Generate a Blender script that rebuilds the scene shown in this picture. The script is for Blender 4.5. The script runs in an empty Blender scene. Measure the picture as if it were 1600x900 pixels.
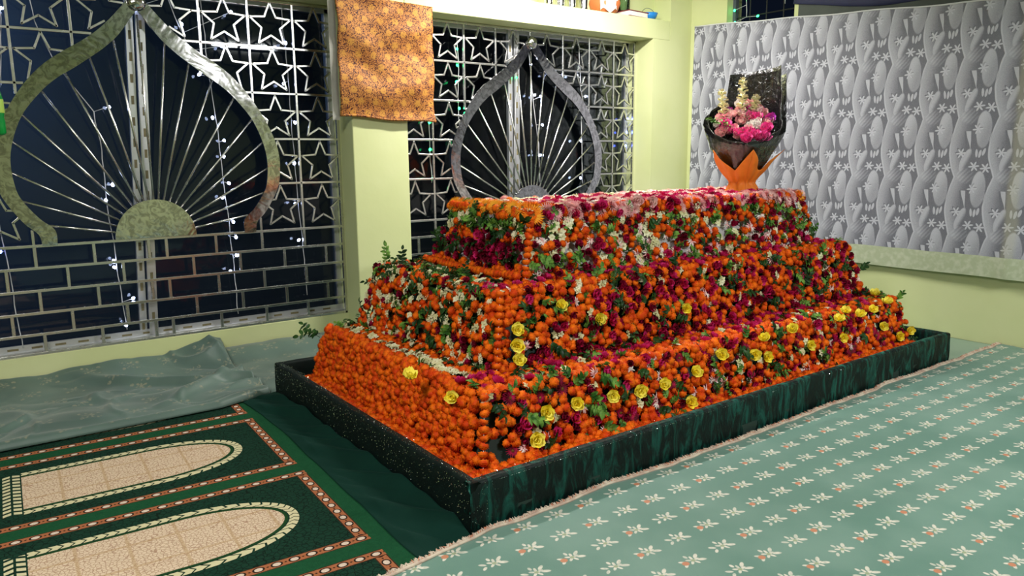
import bpy, math, random
import numpy as np
from mathutils import Vector, Matrix, noise as mnoise
PI = math.pi
random.seed(7); np.random.seed(7)
sc = bpy.context.scene
col = sc.collection

# ------------------------------------------------------------------ camera
cam_d = bpy.data.cameras.new('camera'); cam = bpy.data.objects.new('camera', cam_d); col.objects.link(cam)
cam_d.sensor_width = 36.0; cam_d.lens = 36.0 * 1170.42 / 1600.0; cam_d.clip_end = 200
sc.camera = cam
def cam_axes(p, y, r):
    up = Vector((math.sin(r)*math.cos(p), math.cos(r)*math.cos(p), math.sin(p))).normalized()
    F = Vector((0, 0, -1)); Fh = (F - up*F.dot(up)).normalized(); R = Fh.cross(up)
    X = math.cos(y)*Fh + math.sin(y)*R
    return X, up.cross(X), up
AX = cam_axes(.17510011, .93506238, -.00878349)
cam.matrix_world = Matrix(((*AX[0], 0), (*AX[1], 0), (*AX[2], 1.3), (0, 0, 0, 1)))
CAMP = Vector((0, 0, 1.3))

# ------------------------------------------------------------------ world, exposure, lamps, haze fill
w = bpy.data.worlds.new('night'); sc.world = w; w.use_nodes = True
w.node_tree.nodes['Background'].inputs[0].default_value = (.006, .010, .022, 1)
w.node_tree.nodes['Background'].inputs[1].default_value = 0.5
vs = sc.view_settings
vs.view_transform = 'Standard'; vs.look = 'None'; vs.gamma = 1; vs.use_curve_mapping = False
vs.exposure = 0.0
def area(name, loc, rot, sx, sy, power, color):
    d = bpy.data.lights.new(name, 'AREA'); d.shape = 'RECTANGLE'; d.size = sx; d.size_y = sy
    d.energy = power; d.color = color
    o = bpy.data.objects.new(name, d); col.objects.link(o); o.location = loc; o.rotation_euler = rot
    return o
area('shrine_lamp_light', (3.70, 3.72, 2.80), (math.radians(20), 0, 0), 1.1, .12, 108, (1.0, .96, .90))
area('room_lamp_light', (3.62, -1.2, 2.88), (math.radians(12), 0, 0), .9, .10, 125, (1.0, 1.0, 1.0))
area('rear_lamp_light', (-0.9, 1.2, 2.9), (math.radians(8), math.radians(-14), 0), 1.2, .3, 100, (1.0, .97, .93))
area('haze_fill_light', (-1.2, 7.4, 3.0), (math.radians(60), 0, 0), .5, .5, 150, (.35, .55, 1.0))  # added blue light that makes the haze outside the left window

# ------------------------------------------------------------------ node expressions
class E:
    nt = None
    def __init__(s, sock): s.s = sock
    @staticmethod
    def m(op, *a):
        n = E.nt.nodes.new('ShaderNodeMath'); n.operation = op
        for i, x in enumerate(a):
            if isinstance(x, E): E.nt.links.new(x.s, n.inputs[i])
            else: n.inputs[i].default_value = float(x)
        return E(n.outputs[0])
    def __add__(a, b): return E.m('ADD', a, b)
    __radd__ = __add__
    def __sub__(a, b): return E.m('SUBTRACT', a, b)
    def __rsub__(a, b): return E.m('SUBTRACT', b, a)
    def __mul__(a, b): return E.m('MULTIPLY', a, b)
    __rmul__ = __mul__
    def __truediv__(a, b): return E.m('DIVIDE', a, b)
    def __neg__(a): return E.m('MULTIPLY', a, -1)
def lt(a, b): return E.m('LESS_THAN', a, b)
def gt(a, b): return E.m('GREATER_THAN', a, b)
def eabs(a): return E.m('ABSOLUTE', a)
def frac(a): return E.m('FRACT', a)
def efloor(a): return E.m('FLOOR', a)
def emin(a, b): return E.m('MINIMUM', a, b)
def emax(a, b): return E.m('MAXIMUM', a, b)
def esqrt(a): return E.m('SQRT', a)
def sm(x, a, b):
    n = E.nt.nodes.new('ShaderNodeMapRange'); n.interpolation_type = 'SMOOTHSTEP'
    E.nt.links.new(x.s, n.inputs[0])
    n.inputs[1].default_value = a; n.inputs[2].default_value = b
    return E(n.outputs[0])
def rev(x): return 1.0 - x
def rgb(c):
    n = E.nt.nodes.new('ShaderNodeRGB'); n.outputs[0].default_value = (*c, 1); return E(n.outputs[0])
def mix(f, a, b):
    n = E.nt.nodes.new('ShaderNodeMix'); n.data_type = 'RGBA'
    if isinstance(f, E): E.nt.links.new(f.s, n.inputs[0])
    else: n.inputs[0].default_value = f
    for i, x in ((6, a), (7, b)):
        if isinstance(x, E): E.nt.links.new(x.s, n.inputs[i])
        else: n.inputs[i].default_value = (*x, 1)
    return E(n.outputs[2])
def coords(kind='Object'):
    n = E.nt.nodes.new('ShaderNodeTexCoord'); s = E.nt.nodes.new('ShaderNodeSeparateXYZ')
    E.nt.links.new(n.outputs[kind], s.inputs[0])
    return E(n.outputs[kind]), E(s.outputs[0]), E(s.outputs[1]), E(s.outputs[2])
def wpos():
    n = E.nt.nodes.new('ShaderNodeNewGeometry'); return E(n.outputs['Position'])
def comb(x, y, z):
    n = E.nt.nodes.new('ShaderNodeCombineXYZ')
    for i, v in enumerate((x, y, z)):
        if isinstance(v, E): E.nt.links.new(v.s, n.inputs[i])
        else: n.inputs[i].default_value = v
    return E(n.outputs[0])
def nz(vec, scale, detail=2, rough=.5, dist=0):
    n = E.nt.nodes.new('ShaderNodeTexNoise'); E.nt.links.new(vec.s, n.inputs['Vector'])
    n.inputs['Scale'].default_value = scale; n.inputs['Detail'].default_value = detail
    n.inputs['Roughness'].default_value = rough; n.inputs['Distortion'].default_value = dist
    return E(n.outputs[0])
def vor(vec, scale, feature='F1', out='Distance'):
    n = E.nt.nodes.new('ShaderNodeTexVoronoi'); n.feature = feature; E.nt.links.new(vec.s, n.inputs['Vector'])
    n.inputs['Scale'].default_value = scale
    return E(n.outputs[out])
def bump(h, strength=.3, dist=.01):
    n = E.nt.nodes.new('ShaderNodeBump'); n.inputs['Strength'].default_value = strength
    n.inputs['Distance'].default_value = dist; E.nt.links.new(h.s, n.inputs['Height'])
    return E(n.outputs[0])
def mat(name, build=None, base=(.5, .5, .5), rough=.6, metal=0, **kw):
    m = bpy.data.materials.new(name); m.use_nodes = True; E.nt = m.node_tree
    b = m.node_tree.nodes['Principled BSDF']
    b.inputs['Base Color'].default_value = (*base, 1); b.inputs['Roughness'].default_value = rough
    b.inputs['Metallic'].default_value = metal
    for k, v in kw.items():
        b.inputs[k.replace('_', ' ')].default_value = (*v, 1) if isinstance(v, tuple) else v
    if build:
        r = build() or {}
        for k, v in r.items():
            if isinstance(v, E): E.nt.links.new(v.s, b.inputs[k])
            else: b.inputs[k].default_value = (*v, 1) if isinstance(v, tuple) else v
    return m

# ---- wall paint
def f_wall():
    P, x, y, z = coords()
    n = nz(P, 1.6, 4); n2 = nz(P, 14, 3)
    c = mix(sm(n, .35, .7), (.58, .63, .31), (.64, .68, .37))
    return {'Base Color': c, 'Normal': bump(n2, .12, .01)}
M_wall = mat('green_wall_paint', f_wall, rough=.55)
M_ceiling = mat('ceiling_paint', lambda: {'Normal': bump(nz(coords()[0], 8, 3), .1, .01)}, base=(.62, .66, .5), rough=.8)
M_floor = mat('floor_tiles', lambda: {'Base Color': mix(nz(coords()[0], 5), (.03, .07, .05), (.045, .09, .06))}, rough=.4)
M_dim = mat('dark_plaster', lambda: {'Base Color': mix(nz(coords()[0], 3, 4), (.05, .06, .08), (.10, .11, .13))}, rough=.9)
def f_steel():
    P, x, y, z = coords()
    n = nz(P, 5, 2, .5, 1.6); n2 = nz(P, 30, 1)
    return {'Normal': bump(n + .10*n2, .22, .012), 'Roughness': .09 + .08*nz(P, 30), 'Base Color': mix(sm(nz(P, 16, 4, .6, 2.5), .40, .58), (.44, .43, .44), (.76, .75, .77))}  # mottled swirl in the base colour imitates reflections of cloth
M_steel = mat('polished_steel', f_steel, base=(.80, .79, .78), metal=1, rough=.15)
M_steel_bar = mat('steel_bar', lambda: {'Roughness': .18 + .15*nz(coords()[0], 22)}, base=(.72, .71, .69), metal=1, rough=.22)
def f_slot():
    P, x, y, z = coords()
    a = frac(z/.082); b = frac(x/.11)
    return {'Roughness': .25 + .1*nz(P, 20)}
M_alu = mat('aluminium_frame', f_slot, base=(.66, .67, .70), metal=.75, rough=.3)
M_slot = mat('slot_recess', lambda: {'Base Color': mix(nz(coords()[0], 60), (.10, .085, .04), (.20, .17, .08))}, rough=.5)
def f_brocade():
    P, x, y, z = coords()
    u = x; v = z
    px = .108; pz = .075
    rowi = efloor(v/pz)
    uu = frac(u/px + frac(rowi*.5))
    du = (uu - .5)*px; dv = (frac(v/pz) - .5)*pz
    wob = nz(P, 90, 2)
    r = esqrt(du*du + dv*dv)
    medal = rev(sm(r + (wob-.5)*.010, .019, .025))*sm(nz(P, 130, 1), .36, .46)
    e = vor(P, 62, 'DISTANCE_TO_EDGE')
    scroll = nz(P, 70, 1, .5, 2.2)
    back = sm(scroll, .46, .50)
    gold = mix(nz(P, 7), (.40, .135, .030), (.56, .255, .060))
    c = mix(back, (.055, .008, .008), gold)
    c = mix(medal, c, (.52, .25, .045))
    met = emax(medal, back)*.15
    return {'Base Color': c, 'Metallic': met, 'Normal': bump(emax(medal, back), .2, .002)}
M_brocade = mat('gold_maroon_brocade', f_brocade, rough=.6, Specular_IOR_Level=.3)
M_lining = mat('grey_lining', lambda: {'Base Color': mix(nz(coords()[0], 20), (.30, .30, .27), (.42, .42, .38))}, rough=.8)

# ---- rug with rows of niches (local coordinates: u to the head end, v across)
def f_rug():
    P, u, v0, z = coords()
    v = frac(v0/.78 + .5)*.78 - .39
    av = eabs(v)
    fine = vor(P, 48, 'DISTANCE_TO_EDGE')
    mos = sm(fine, .02, .09)
    dark = mix(mos, (.004, .014, .009), (.008, .036, .022))
    mid = mix(nz(P, 60), (.007, .055, .022), (.012, .082, .034))
    # chain border
    inner = lt(emax(av/.305, (u + .045)/1e-6*0 + lt(-.045, u)*2), 1)      # inside of the chain
    body = lt(emax(av - .35, u), 0)
    chain = body*rev(lt(av, .305)*lt(u, -.045))
    # link coordinate along the band
    horiz = gt(av, .305)
    s = horiz*u + rev(horiz)*v
    c_ = horiz*(av - .3275) + rev(horiz)*(u + .0225)
    ss = (frac(s/.058) - .5)*.058
    q = esqrt(ss*ss*.62 + c_*c_)
    oval = rev(sm(q, .0095, .0115)); ring = rev(sm(q, .0145, .0165))
    s2 = (frac(s/.058 + .5) - .5)*.058
    q2 = eabs(s2) + 1.2*eabs(c_)
    edge = gt(eabs(c_), .0185)
    cc = mix(ring, (.36, .125, .055), (.02, .012, .010)); cc = mix(oval, cc, (.66, .52, .42))
    cc = mix(rev(sm(q2, .004, .007)), cc, (.04, .02, .012))
    cc = mix(edge, cc, (.05, .02, .012))
    # niche
    ue = emax((u + .52), 0)/.325
    kk = esqrt(ue*ue + (v/.173)*(v/.173)); d = (kk - 1)*kk/emax(esqrt(ue*ue/(.325*.325) + v*v/(.173**4)), .5)
    ang = E.m('ARCTAN2', eabs(v), u + .52)
    curve = gt(u, -.52)
    path = rev(curve)*u + curve*(-.52 + .40 - .255*E.m('ARCTAN2', eabs(v)/.173, ue + .0001))
    right = gt(u, -.985)
    nich = lt(d, 0)*right
    leafband = gt(d, .012)*lt(d, .052)*right
    tw = frac(path/.034 + eabs(d - .034)*26)
    leafm = leafband*gt(tw, .2)*lt(eabs(d - .034), .0165 + 0*tw)
    lb = gt(u, -1.05)*lt(u, -.99)*lt(av, .215)
    fb = frac(v0/.036 + eabs(u + 1.02)*12)
    leafm2 = lb*gt(fb, .42)*gt(eabs(u + 1.02), .004)
    cell = sm(vor(P, 75, 'DISTANCE_TO_EDGE'), .02, .12)
    grid = emin(eabs(frac(u/.155) - .5), eabs(frac(v/.16 + .0) - .5))
    cream = mix(cell, (.38, .24, .16), (.66, .52, .38))
    cream = mix(rev(sm(grid, .02, .05))*.55, cream, (.42, .27, .13))
    c = mix(body, mid, dark)
    c = mix(chain, c, cc)
    c = mix(emax(leafm, leafm2), c, (.60, .55, .34))
    c = mix(lt(d, .012)*gt(d, 0)*right, c, (.012, .05, .015))
    c = mix(nich, c, cream)
    rough = nz(P, 350, 1)
    return {'Base Color': c, 'Normal': bump(rough + mos*.6, .5, .003)}
M_rug = mat('woven_prayer_rug', f_rug, rough=.95, Specular_IOR_Level=.08)

def petals(du, dv, r0, n=6, rot=0):
    r = esqrt(du*du + dv*dv); a = E.m('ARCTAN2', dv, du)
    lobe = E.m('COSINE', a*n + rot)
    return rev(sm(r - r0*(.62 + .38*lobe), -.08*r0, .12*r0))
def f_cloth(scale=1.0):
    def f():
        P, x, y, z = coords()
        fade = nz(P, 2.2, 3)
        base = mix(sm(fade, .35, .7), (.095, .215, .17), (.15, .275, .225))
        ly = .125*scale; lx = .147*scale
        vr = y/ly; row = efloor(vr); off = frac(row*.5)
        uu = x/lx + off
        cid = efloor(uu)
        du = (frac(uu) - .5)*lx; dv = (frac(vr) - .5)*ly
        alt = frac((cid + row)*.5)*2              # alternates motif
        k = scale
        def dot(a, b, ra, rb, th):
            ca, sa = math.cos(th), math.sin(th)
            X = du - a*k; Y = dv - b*k
            p = (X*ca + Y*sa)/(ra*k); q = (Y*ca - X*sa)/(rb*k)
            return rev(sm(esqrt(p*p + q*q), .75, 1.1))
        wh = petals(du - .008*k, dv, .0245*k, 5)
        for a in ((.034, .014, .016, .007, .6), (.036, -.012, .017, .0075, -.5), (-.030, .012, .014, .006, -.7), (-.034, -.010, .012, .006, .6), (.002, .028, .006, .010, 0)):
            wh = emax(wh, dot(*a))
        core = dot(.008, 0, .009, .007, 0)
        og = dot(-.026, .001, .014, .012, 0)*gt(alt, .5)
        c = mix(wh*(.7 + .3*sm(nz(P, 45, 2), .35, .6)), base, (.68, .64, .55))
        c = mix(core, c, (.30, .36, .22))
        c = mix(og, c, (.52, .20, .10))
        wv = nz(P, 420, 1)
        return {'Base Color': c, 'Normal': bump(wv + 3*nz(P, 9, 3), .18, .004)}
    return f
M_cloth = mat('floral_green_cloth', f_cloth(1.0), rough=.62, Sheen_Weight=.15)
def f_cloth2():
    P, x, y, z = coords()
    base = mix(sm(nz(P, 3, 3), .3, .7), (.060, .105, .088), (.095, .155, .130))
    vr = y/.15; row = efloor(vr); uu = x/.21 + frac(row*.5)
    du = (frac(uu) - .5)*.21; dv = (frac(vr) - .5)*.15
    br = nz(P, 60, 2)
    wh = petals(du, dv, .034, 6)*sm(br, .40, .62)
    for a, b in ((.045, .02), (-.04, .028), (-.035, -.03), (.04, -.03)):
        X = du - a; Y = dv - b
        wh = emax(wh, rev(sm(esqrt(X*X + Y*Y), .008, .013))*sm(br, .42, .55))
    c = mix(wh*.7, base, (.27, .26, .18))
    return {'Base Color': c, 'Normal': bump(nz(P, 300, 1), .12, .003)}
M_cloth2 = mat('faded_floral_cloth', f_cloth2, rough=.5, Sheen_Weight=.2)
M_sheet = mat('pale_sheet', lambda: {'Base Color': mix(nz(coords()[0], 6, 3), (.20, .32, .27), (.30, .40, .34))}, rough=.35)
def f_velvet():
    P, x, y, z = coords()
    st = comb(x*1.0, y*1.0, z*.28)
    n = nz(st, 20, 5, .65, 1.2)
    c = mix(sm(n, .45, .7), (.001, .007, .006), (.004, .060, .046))
    return {'Base Color': c, 'Normal': bump(n + nz(P, 10, 2), .6, .012), 'Sheen Weight': .9*sm(n, .46, .66)}
M_velvet = mat('green_velvet', f_velvet, rough=.5, Specular_IOR_Level=.22, Sheen_Tint=(.10, .75, .58), Sheen_Roughness=.35)
M_blackcloth = mat('black_green_cloth', lambda: {'Base Color': mix(nz(coords()[0], 16, 3), (.002, .004, .004), (.004, .014, .012)), 'Normal': bump(nz(coords()[0], 240, 2), .5, .002)}, rough=.6, Specular_IOR_Level=.15)
M_hem = mat('dark_green_hem', lambda: {'Base Color': mix(nz(coords()[0], 4, 3), (.002, .018, .013), (.004, .034, .024)), 'Normal': bump(nz(coords()[0], 40, 3), .25, .004)}, rough=.8, Specular_IOR_Level=.1, Sheen_Weight=.06, Sheen_Tint=(.2, .6, .5))
M_sequin = mat('sequins', base=(.72, .85, .85), metal=1, rough=.16)
M_white = mat('white_tier_cloth', lambda: {'Base Color': mix(nz(coords()[0], 10, 3), (.46, .44, .46), (.66, .63, .64))}, rough=.8)
M_dgreen = mat('dark_tier_cloth', lambda: {'Base Color': mix(nz(coords()[0], 10, 3), (.006, .02, .016), (.015, .045, .035))}, rough=.7)

def f_curtain():
    P, x, y, z = coords()
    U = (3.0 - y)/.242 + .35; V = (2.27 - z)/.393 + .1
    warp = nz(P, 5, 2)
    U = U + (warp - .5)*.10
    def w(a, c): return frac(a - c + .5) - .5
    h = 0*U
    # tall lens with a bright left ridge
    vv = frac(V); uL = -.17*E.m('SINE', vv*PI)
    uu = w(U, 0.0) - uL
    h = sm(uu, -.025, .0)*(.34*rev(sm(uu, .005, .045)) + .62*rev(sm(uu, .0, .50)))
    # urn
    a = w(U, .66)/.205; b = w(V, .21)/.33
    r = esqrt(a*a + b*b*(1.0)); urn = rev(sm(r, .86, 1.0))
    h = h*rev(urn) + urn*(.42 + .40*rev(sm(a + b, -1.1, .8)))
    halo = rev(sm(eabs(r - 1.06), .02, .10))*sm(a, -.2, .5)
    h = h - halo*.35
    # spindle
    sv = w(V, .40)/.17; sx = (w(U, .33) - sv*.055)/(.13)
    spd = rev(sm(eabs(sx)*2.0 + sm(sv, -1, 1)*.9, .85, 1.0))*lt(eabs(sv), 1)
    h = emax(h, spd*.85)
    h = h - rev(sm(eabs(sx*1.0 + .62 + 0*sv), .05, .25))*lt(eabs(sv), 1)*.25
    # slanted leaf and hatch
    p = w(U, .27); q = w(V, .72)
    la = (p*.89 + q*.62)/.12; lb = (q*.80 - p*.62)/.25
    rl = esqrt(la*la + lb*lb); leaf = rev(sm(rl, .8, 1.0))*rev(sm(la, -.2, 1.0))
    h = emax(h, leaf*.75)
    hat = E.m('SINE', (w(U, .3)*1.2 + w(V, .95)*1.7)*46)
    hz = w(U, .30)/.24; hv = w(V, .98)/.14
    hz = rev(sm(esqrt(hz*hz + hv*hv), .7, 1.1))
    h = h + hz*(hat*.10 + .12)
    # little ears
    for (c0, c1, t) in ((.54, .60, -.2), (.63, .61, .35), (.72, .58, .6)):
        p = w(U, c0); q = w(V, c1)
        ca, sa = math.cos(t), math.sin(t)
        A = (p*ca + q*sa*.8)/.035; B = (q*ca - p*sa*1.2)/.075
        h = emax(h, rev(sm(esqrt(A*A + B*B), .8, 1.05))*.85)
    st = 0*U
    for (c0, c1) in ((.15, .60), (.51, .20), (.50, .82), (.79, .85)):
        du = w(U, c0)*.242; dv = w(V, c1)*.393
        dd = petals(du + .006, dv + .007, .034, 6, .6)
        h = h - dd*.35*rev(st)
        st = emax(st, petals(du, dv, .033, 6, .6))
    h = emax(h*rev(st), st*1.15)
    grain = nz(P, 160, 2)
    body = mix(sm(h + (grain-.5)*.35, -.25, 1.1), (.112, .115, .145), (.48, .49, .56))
    hem = lt(z, .61 + (warp-.5)*.012)
    hemc = mix(sm(nz(P, 26, 3), .4, .7), (.40, .45, .30), (.50, .54, .40))
    tape = gt(z, 10)
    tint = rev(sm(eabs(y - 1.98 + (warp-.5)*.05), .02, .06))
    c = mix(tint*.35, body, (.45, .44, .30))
    c = mix(hem, c, hemc)
    return {'Base Color': c, 'Normal': bump(h*rev(hem) + grain*.1, .28, .012)}
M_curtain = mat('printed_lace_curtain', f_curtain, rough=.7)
M_navy = mat('navy_cloth', lambda: {'Base Color': mix(nz(coords()[0], 8, 3), (.012, .014, .05), (.03, .035, .10))}, rough=.7)
M_wire = mat('white_wire', base=(.62, .63, .66), rough=.4)
def emis(name, c, s):
    m = mat(name, base=c, rough=.3); b = m.node_tree.nodes['Principled BSDF']
    b.inputs['Emission Color'].default_value = (*c, 1); b.inputs['Emission Strength'].default_value = s
    return m
M_led_w = emis('cool_white_led', (.55, .65, 1.0), 22)
M_led_b = emis('blue_led', (.12, .18, 1.0), 16)
M_led_g = emis('green_led', (.03, 1.0, .25), 9)
def glassy(name, tint, refl, rough=.02, bumps=None):
    m = bpy.data.materials.new(name); m.use_nodes = True; nt = m.node_tree; E.nt = nt
    nt.nodes.clear()
    o = nt.nodes.new('ShaderNodeOutputMaterial'); mx = nt.nodes.new('ShaderNodeMixShader')
    t = nt.nodes.new('ShaderNodeBsdfTransparent'); g = nt.nodes.new('ShaderNodeBsdfGlossy')
    fr = nt.nodes.new('ShaderNodeFresnel'); fr.inputs[0].default_value = 1.5
    t.inputs[0].default_value = (*tint, 1); g.inputs['Roughness'].default_value = rough
    f = emin(E(fr.outputs[0])*refl[1] + refl[0], 1.0)
    if bumps:
        b = bump(nz(coords()[0], bumps[0], 3, .5, 1.0), bumps[1], .02)
        nt.links.new(b.s, g.inputs['Normal']); nt.links.new(b.s, fr.inputs['Normal'])
    nt.links.new(f.s, mx.inputs[0]); nt.links.new(t.outputs[0], mx.inputs[1]); nt.links.new(g.outputs[0], mx.inputs[2])
    nt.links.new(mx.outputs[0], o.inputs[0])
    return m
M_glass = glassy('window_glass', (.62, .66, .66), (.0, .55), .03, (1.2, .06))
M_film = glassy('clear_film', (.97, .97, .97), (.03, 1.5), .08, (26, .6))
M_jar = glassy('jar_glass', (.85, .93, .88), (.05, 1.2), .02)

# ---- flower materials: colour varies softly from head to head
def petal_mat(name, a, b, rough=.65, scale=24, sub=0.0):
    def f():
        return {'Base Color': mix(sm(nz(wpos(), scale, 2), .36, .66), a, b)}
    return mat(name, f, rough=rough, Specular_IOR_Level=.18)
M_mari = petal_mat('marigold_petals', (.68, .055, .002), (.95, .185, .004))
M_mari_core = petal_mat('marigold_core', (.40, .035, .002), (.55, .06, .002))
M_maroon = petal_mat('maroon_petals', (.11, .002, .012), (.45, .006, .06))
M_crimson = petal_mat('crimson_petals', (.45, .004, .05), (.70, .03, .20))
M_yellow = petal_mat('yellow_petals', (.96, .78, .04), (.98, .88, .16))
M_yellow_core = petal_mat('yellow_core', (.90, .62, .02), (.94, .72, .04))
M_cream = petal_mat('cream_petals', (.66, .62, .34), (.86, .83, .60))
M_pink = petal_mat('pink_petals', (.82, .36, .38), (.92, .66, .62))
M_white_f = petal_mat('white_petals', (.80, .72, .68), (.88, .85, .80))
M_leaf = petal_mat('green_leaves', (.020, .085, .008), (.17, .34, .055), .45)
M_leaf_d = petal_mat('dark_leaves', (.006, .028, .006), (.030, .085, .018), .4)
M_gerb = petal_mat('gerbera_petals', (.85, .22, .01), (.92, .42, .03))
M_brown = petal_mat('seed_core', (.10, .05, .01), (.25, .12, .02))
M_magenta = petal_mat('magenta_petals', (.62, .04, .30), (.45, .06, .50))
M_wrap = mat('black_wrapping_film', lambda: {'Normal': bump(nz(coords()[0], 22, 3, .5, 1.5), .8, .02)}, base=(.012, .010, .012), rough=.12, Coat_Weight=.6)
M_orange_wrap = mat('orange_tissue', lambda: {'Base Color': mix(nz(coords()[0], 12, 3), (.72, .15, .008), (.92, .27, .02)), 'Normal': bump(nz(coords()[0], 30, 3), .4, .01)}, rough=.6)

# ------------------------------------------------------------------ mesh helpers
def tag(o, label=None, cat=None, group=None, kind=None):
    if label: o['label'] = label
    if cat: o['category'] = cat
    if group: o['group'] = group
    if kind: o['kind'] = kind
    return o
def empty(name, loc=(0, 0, 0), rz=0):
    o = bpy.data.objects.new(name, None); col.objects.link(o); o.location = loc; o.rotation_euler = (0, 0, rz)
    o.empty_display_size = .05
    return o
class MB:
    def __init__(s): s.v = []; s.f = []; s.m = []
    def add(s, vs_, fs, mi=0):
        b = len(s.v); s.v += [tuple(p) for p in vs_]; s.f += [tuple(i + b for i in f) for f in fs]; s.m += [mi]*len(fs)
    def box(s, a, b, mi=0):
        x0, y0, z0 = a; x1, y1, z1 = b
        s.add([(x0,y0,z0),(x1,y0,z0),(x1,y1,z0),(x0,y1,z0),(x0,y0,z1),(x1,y0,z1),(x1,y1,z1),(x0,y1,z1)],
              [(0,3,2,1),(4,5,6,7),(0,1,5,4),(1,2,6,5),(2,3,7,6),(3,0,4,7)], mi)
    def tube(s, pts, r, n=8, mi=0, cap=True):
        pts = [Vector(p) for p in pts]; rs = r if isinstance(r, (list, tuple)) else [r]*len(pts)
        t0 = (pts[1] - pts[0]).normalized()
        ref = Vector((0, 0, 1)) if abs(t0.z) < .9 else Vector((1, 0, 0))
        nrm = t0.cross(ref).normalized(); vs_ = []
        for i, p in enumerate(pts):
            t = (pts[min(i+1, len(pts)-1)] - pts[max(i-1, 0)]).normalized()
            nrm = (nrm - t*nrm.dot(t)).normalized(); bn = t.cross(nrm)
            for k in range(n):
                a = 2*PI*k/n; vs_.append(p + (nrm*math.cos(a) + bn*math.sin(a))*rs[i])
        fs = []
        for i in range(len(pts)-1):
            for k in range(n):
                fs.append((i*n+k, i*n+(k+1) % n, (i+1)*n+(k+1) % n, (i+1)*n+k))
        if cap: fs.append(tuple(range(n-1, -1, -1))); fs.append(tuple(range((len(pts)-1)*n, len(pts)*n)))
        s.add(vs_, fs, mi)
    def lathe(s, prof, n=20, c=(0, 0, 0), mi=0):
        vs_ = []
        for r, z in prof:
            for k in range(n):
                a = 2*PI*k/n; vs_.append((c[0]+r*math.cos(a), c[1]+r*math.sin(a), c[2]+z))
        fs = []
        for i in range(len(prof)-1):
            for k in range(n): fs.append((i*n+k, i*n+(k+1) % n, (i+1)*n+(k+1) % n, (i+1)*n+k))
        s.add(vs_, fs, mi)
    def grid(s, fn, nu, nv, mi=0):
        vs_ = [fn(i/nu, j/nv) for j in range(nv+1) for i in range(nu+1)]
        fs = [(j*(nu+1)+i, j*(nu+1)+i+1, (j+1)*(nu+1)+i+1, (j+1)*(nu+1)+i) for j in range(nv) for i in range(nu)]
        s.add(vs_, fs, mi)
    def mesh(s, name, mats, smooth=True):
        me = bpy.data.meshes.new(name); me.from_pydata(s.v, [], s.f)
        for m in (mats if isinstance(mats, (list, tuple)) else [mats]): me.materials.append(m)
        me.polygons.foreach_set('material_index', s.m)
        me.polygons.foreach_set('use_smooth', [smooth]*len(s.f)); me.update()
        return me
    def build(s, name, mats, parent=None, smooth=False, loc=None, solid=0, bevel=0):
        o = bpy.data.objects.new(name, s.mesh(name, mats, smooth)); col.objects.link(o)
        if parent: o.parent = parent
        if loc: o.location = loc
        if solid:
            md = o.modifiers.new('thickness', 'SOLIDIFY'); md.thickness = solid; md.offset = 0
        if bevel:
            md = o.modifiers.new('bevel', 'BEVEL'); md.width = bevel; md.segments = 2; md.limit_method = 'ANGLE'
        return o
def nn(x, y, z=0.0): return mnoise.noise(Vector((x, y, z)))

# ------------------------------------------------------------------ room shell
YW, YP, XR = 4.95, 4.75, 5.56
W1, W2 = (-.26, 2.19), (2.61, 5.067)
ZB, ZT, CEIL = .195, 2.296, 3.1
def struct(name, mb, m, **k): return tag(mb.build(name, m, **k), kind='structure')
mb = MB(); mb.box((-4.2, -4.2, -.1), (XR+.2, 5.2, 0)); struct('floor', mb, M_floor)
mb = MB(); mb.box((-4.2, -4.2, CEIL), (XR+.2, 5.2, CEIL+.1)); struct('ceiling', mb, M_ceiling)
mb = MB()
Yb = YW + .22
mb.box((-4.2, YW, 0), (XR+.2, Yb, ZB))                     # below the sills
mb.box((-4.2, YW, ZB), (W1[0], Yb, ZT)); mb.box((W1[1], YW, ZB), (W2[0], Yb, ZT)); mb.box((W2[1], YW, ZB), (XR+.2, Yb, ZT))
mb.box((-4.2, YW, ZT), (XR+.2, Yb, CEIL))
struct('wall_back', mb, M_wall)
mb = MB()                                                    # right wall with the high window
wy0, wy1, wz0 = 3.70, 4.36, 2.30
mb.box((XR, -4.2, 0), (XR+.2, YW, wz0)); mb.box((XR, -4.2, wz0), (XR+.2, wy0, CEIL)); mb.box((XR, wy1, wz0), (XR+.2, YW, CEIL))
mb.box((XR, wy0, 2.95), (XR+.2, wy1, CEIL))
struct('wall_right', mb, M_wall)
mb = MB(); mb.box((-4.2, -4.2, 0), (XR+.2, -4.0, CEIL)); struct('wall_front', mb, M_wall)
mb = MB(); mb.box((-4.2, -4.0, 0), (-4.0, YW, CEIL)); struct('wall_left', mb, M_wall)
mb = MB(); mb.box((W1[1], YP, 0), (W2[0], YW, CEIL)); struct('trim_1', mb, M_wall, bevel=.006)
mb = MB(); mb.box((W2[1], YP, 0), (XR, YW, ZT)); mb.box((5.28, YP, ZT), (XR, YW, CEIL)); struct('trim_2', mb, M_wall)
mb = MB(); mb.box((W2[0], YP, ZT), (5.28, YW, 2.462)); struct('trim_3', mb, M_wall, bevel=.006)
mb = MB(); mb.box((-4.0, YP, ZT), (W1[1], YW, 2.462)); struct('trim_4', mb, M_wall, bevel=.006)
# dark yard outside; its wall is added to catch the blue haze light
mb = MB(); mb.box((-8, 8.6, -.5), (9, 8.8, 5)); tag(mb.build('haze_wall', M_dim), 'dim added wall catching the blue haze light beyond the grilles', 'wall', kind='structure')
mb = MB(); mb.box((-8, Yb, -.6), (9, 8.6, -.5)); tag(mb.build('yard_ground', M_dim), kind='structure')

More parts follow.
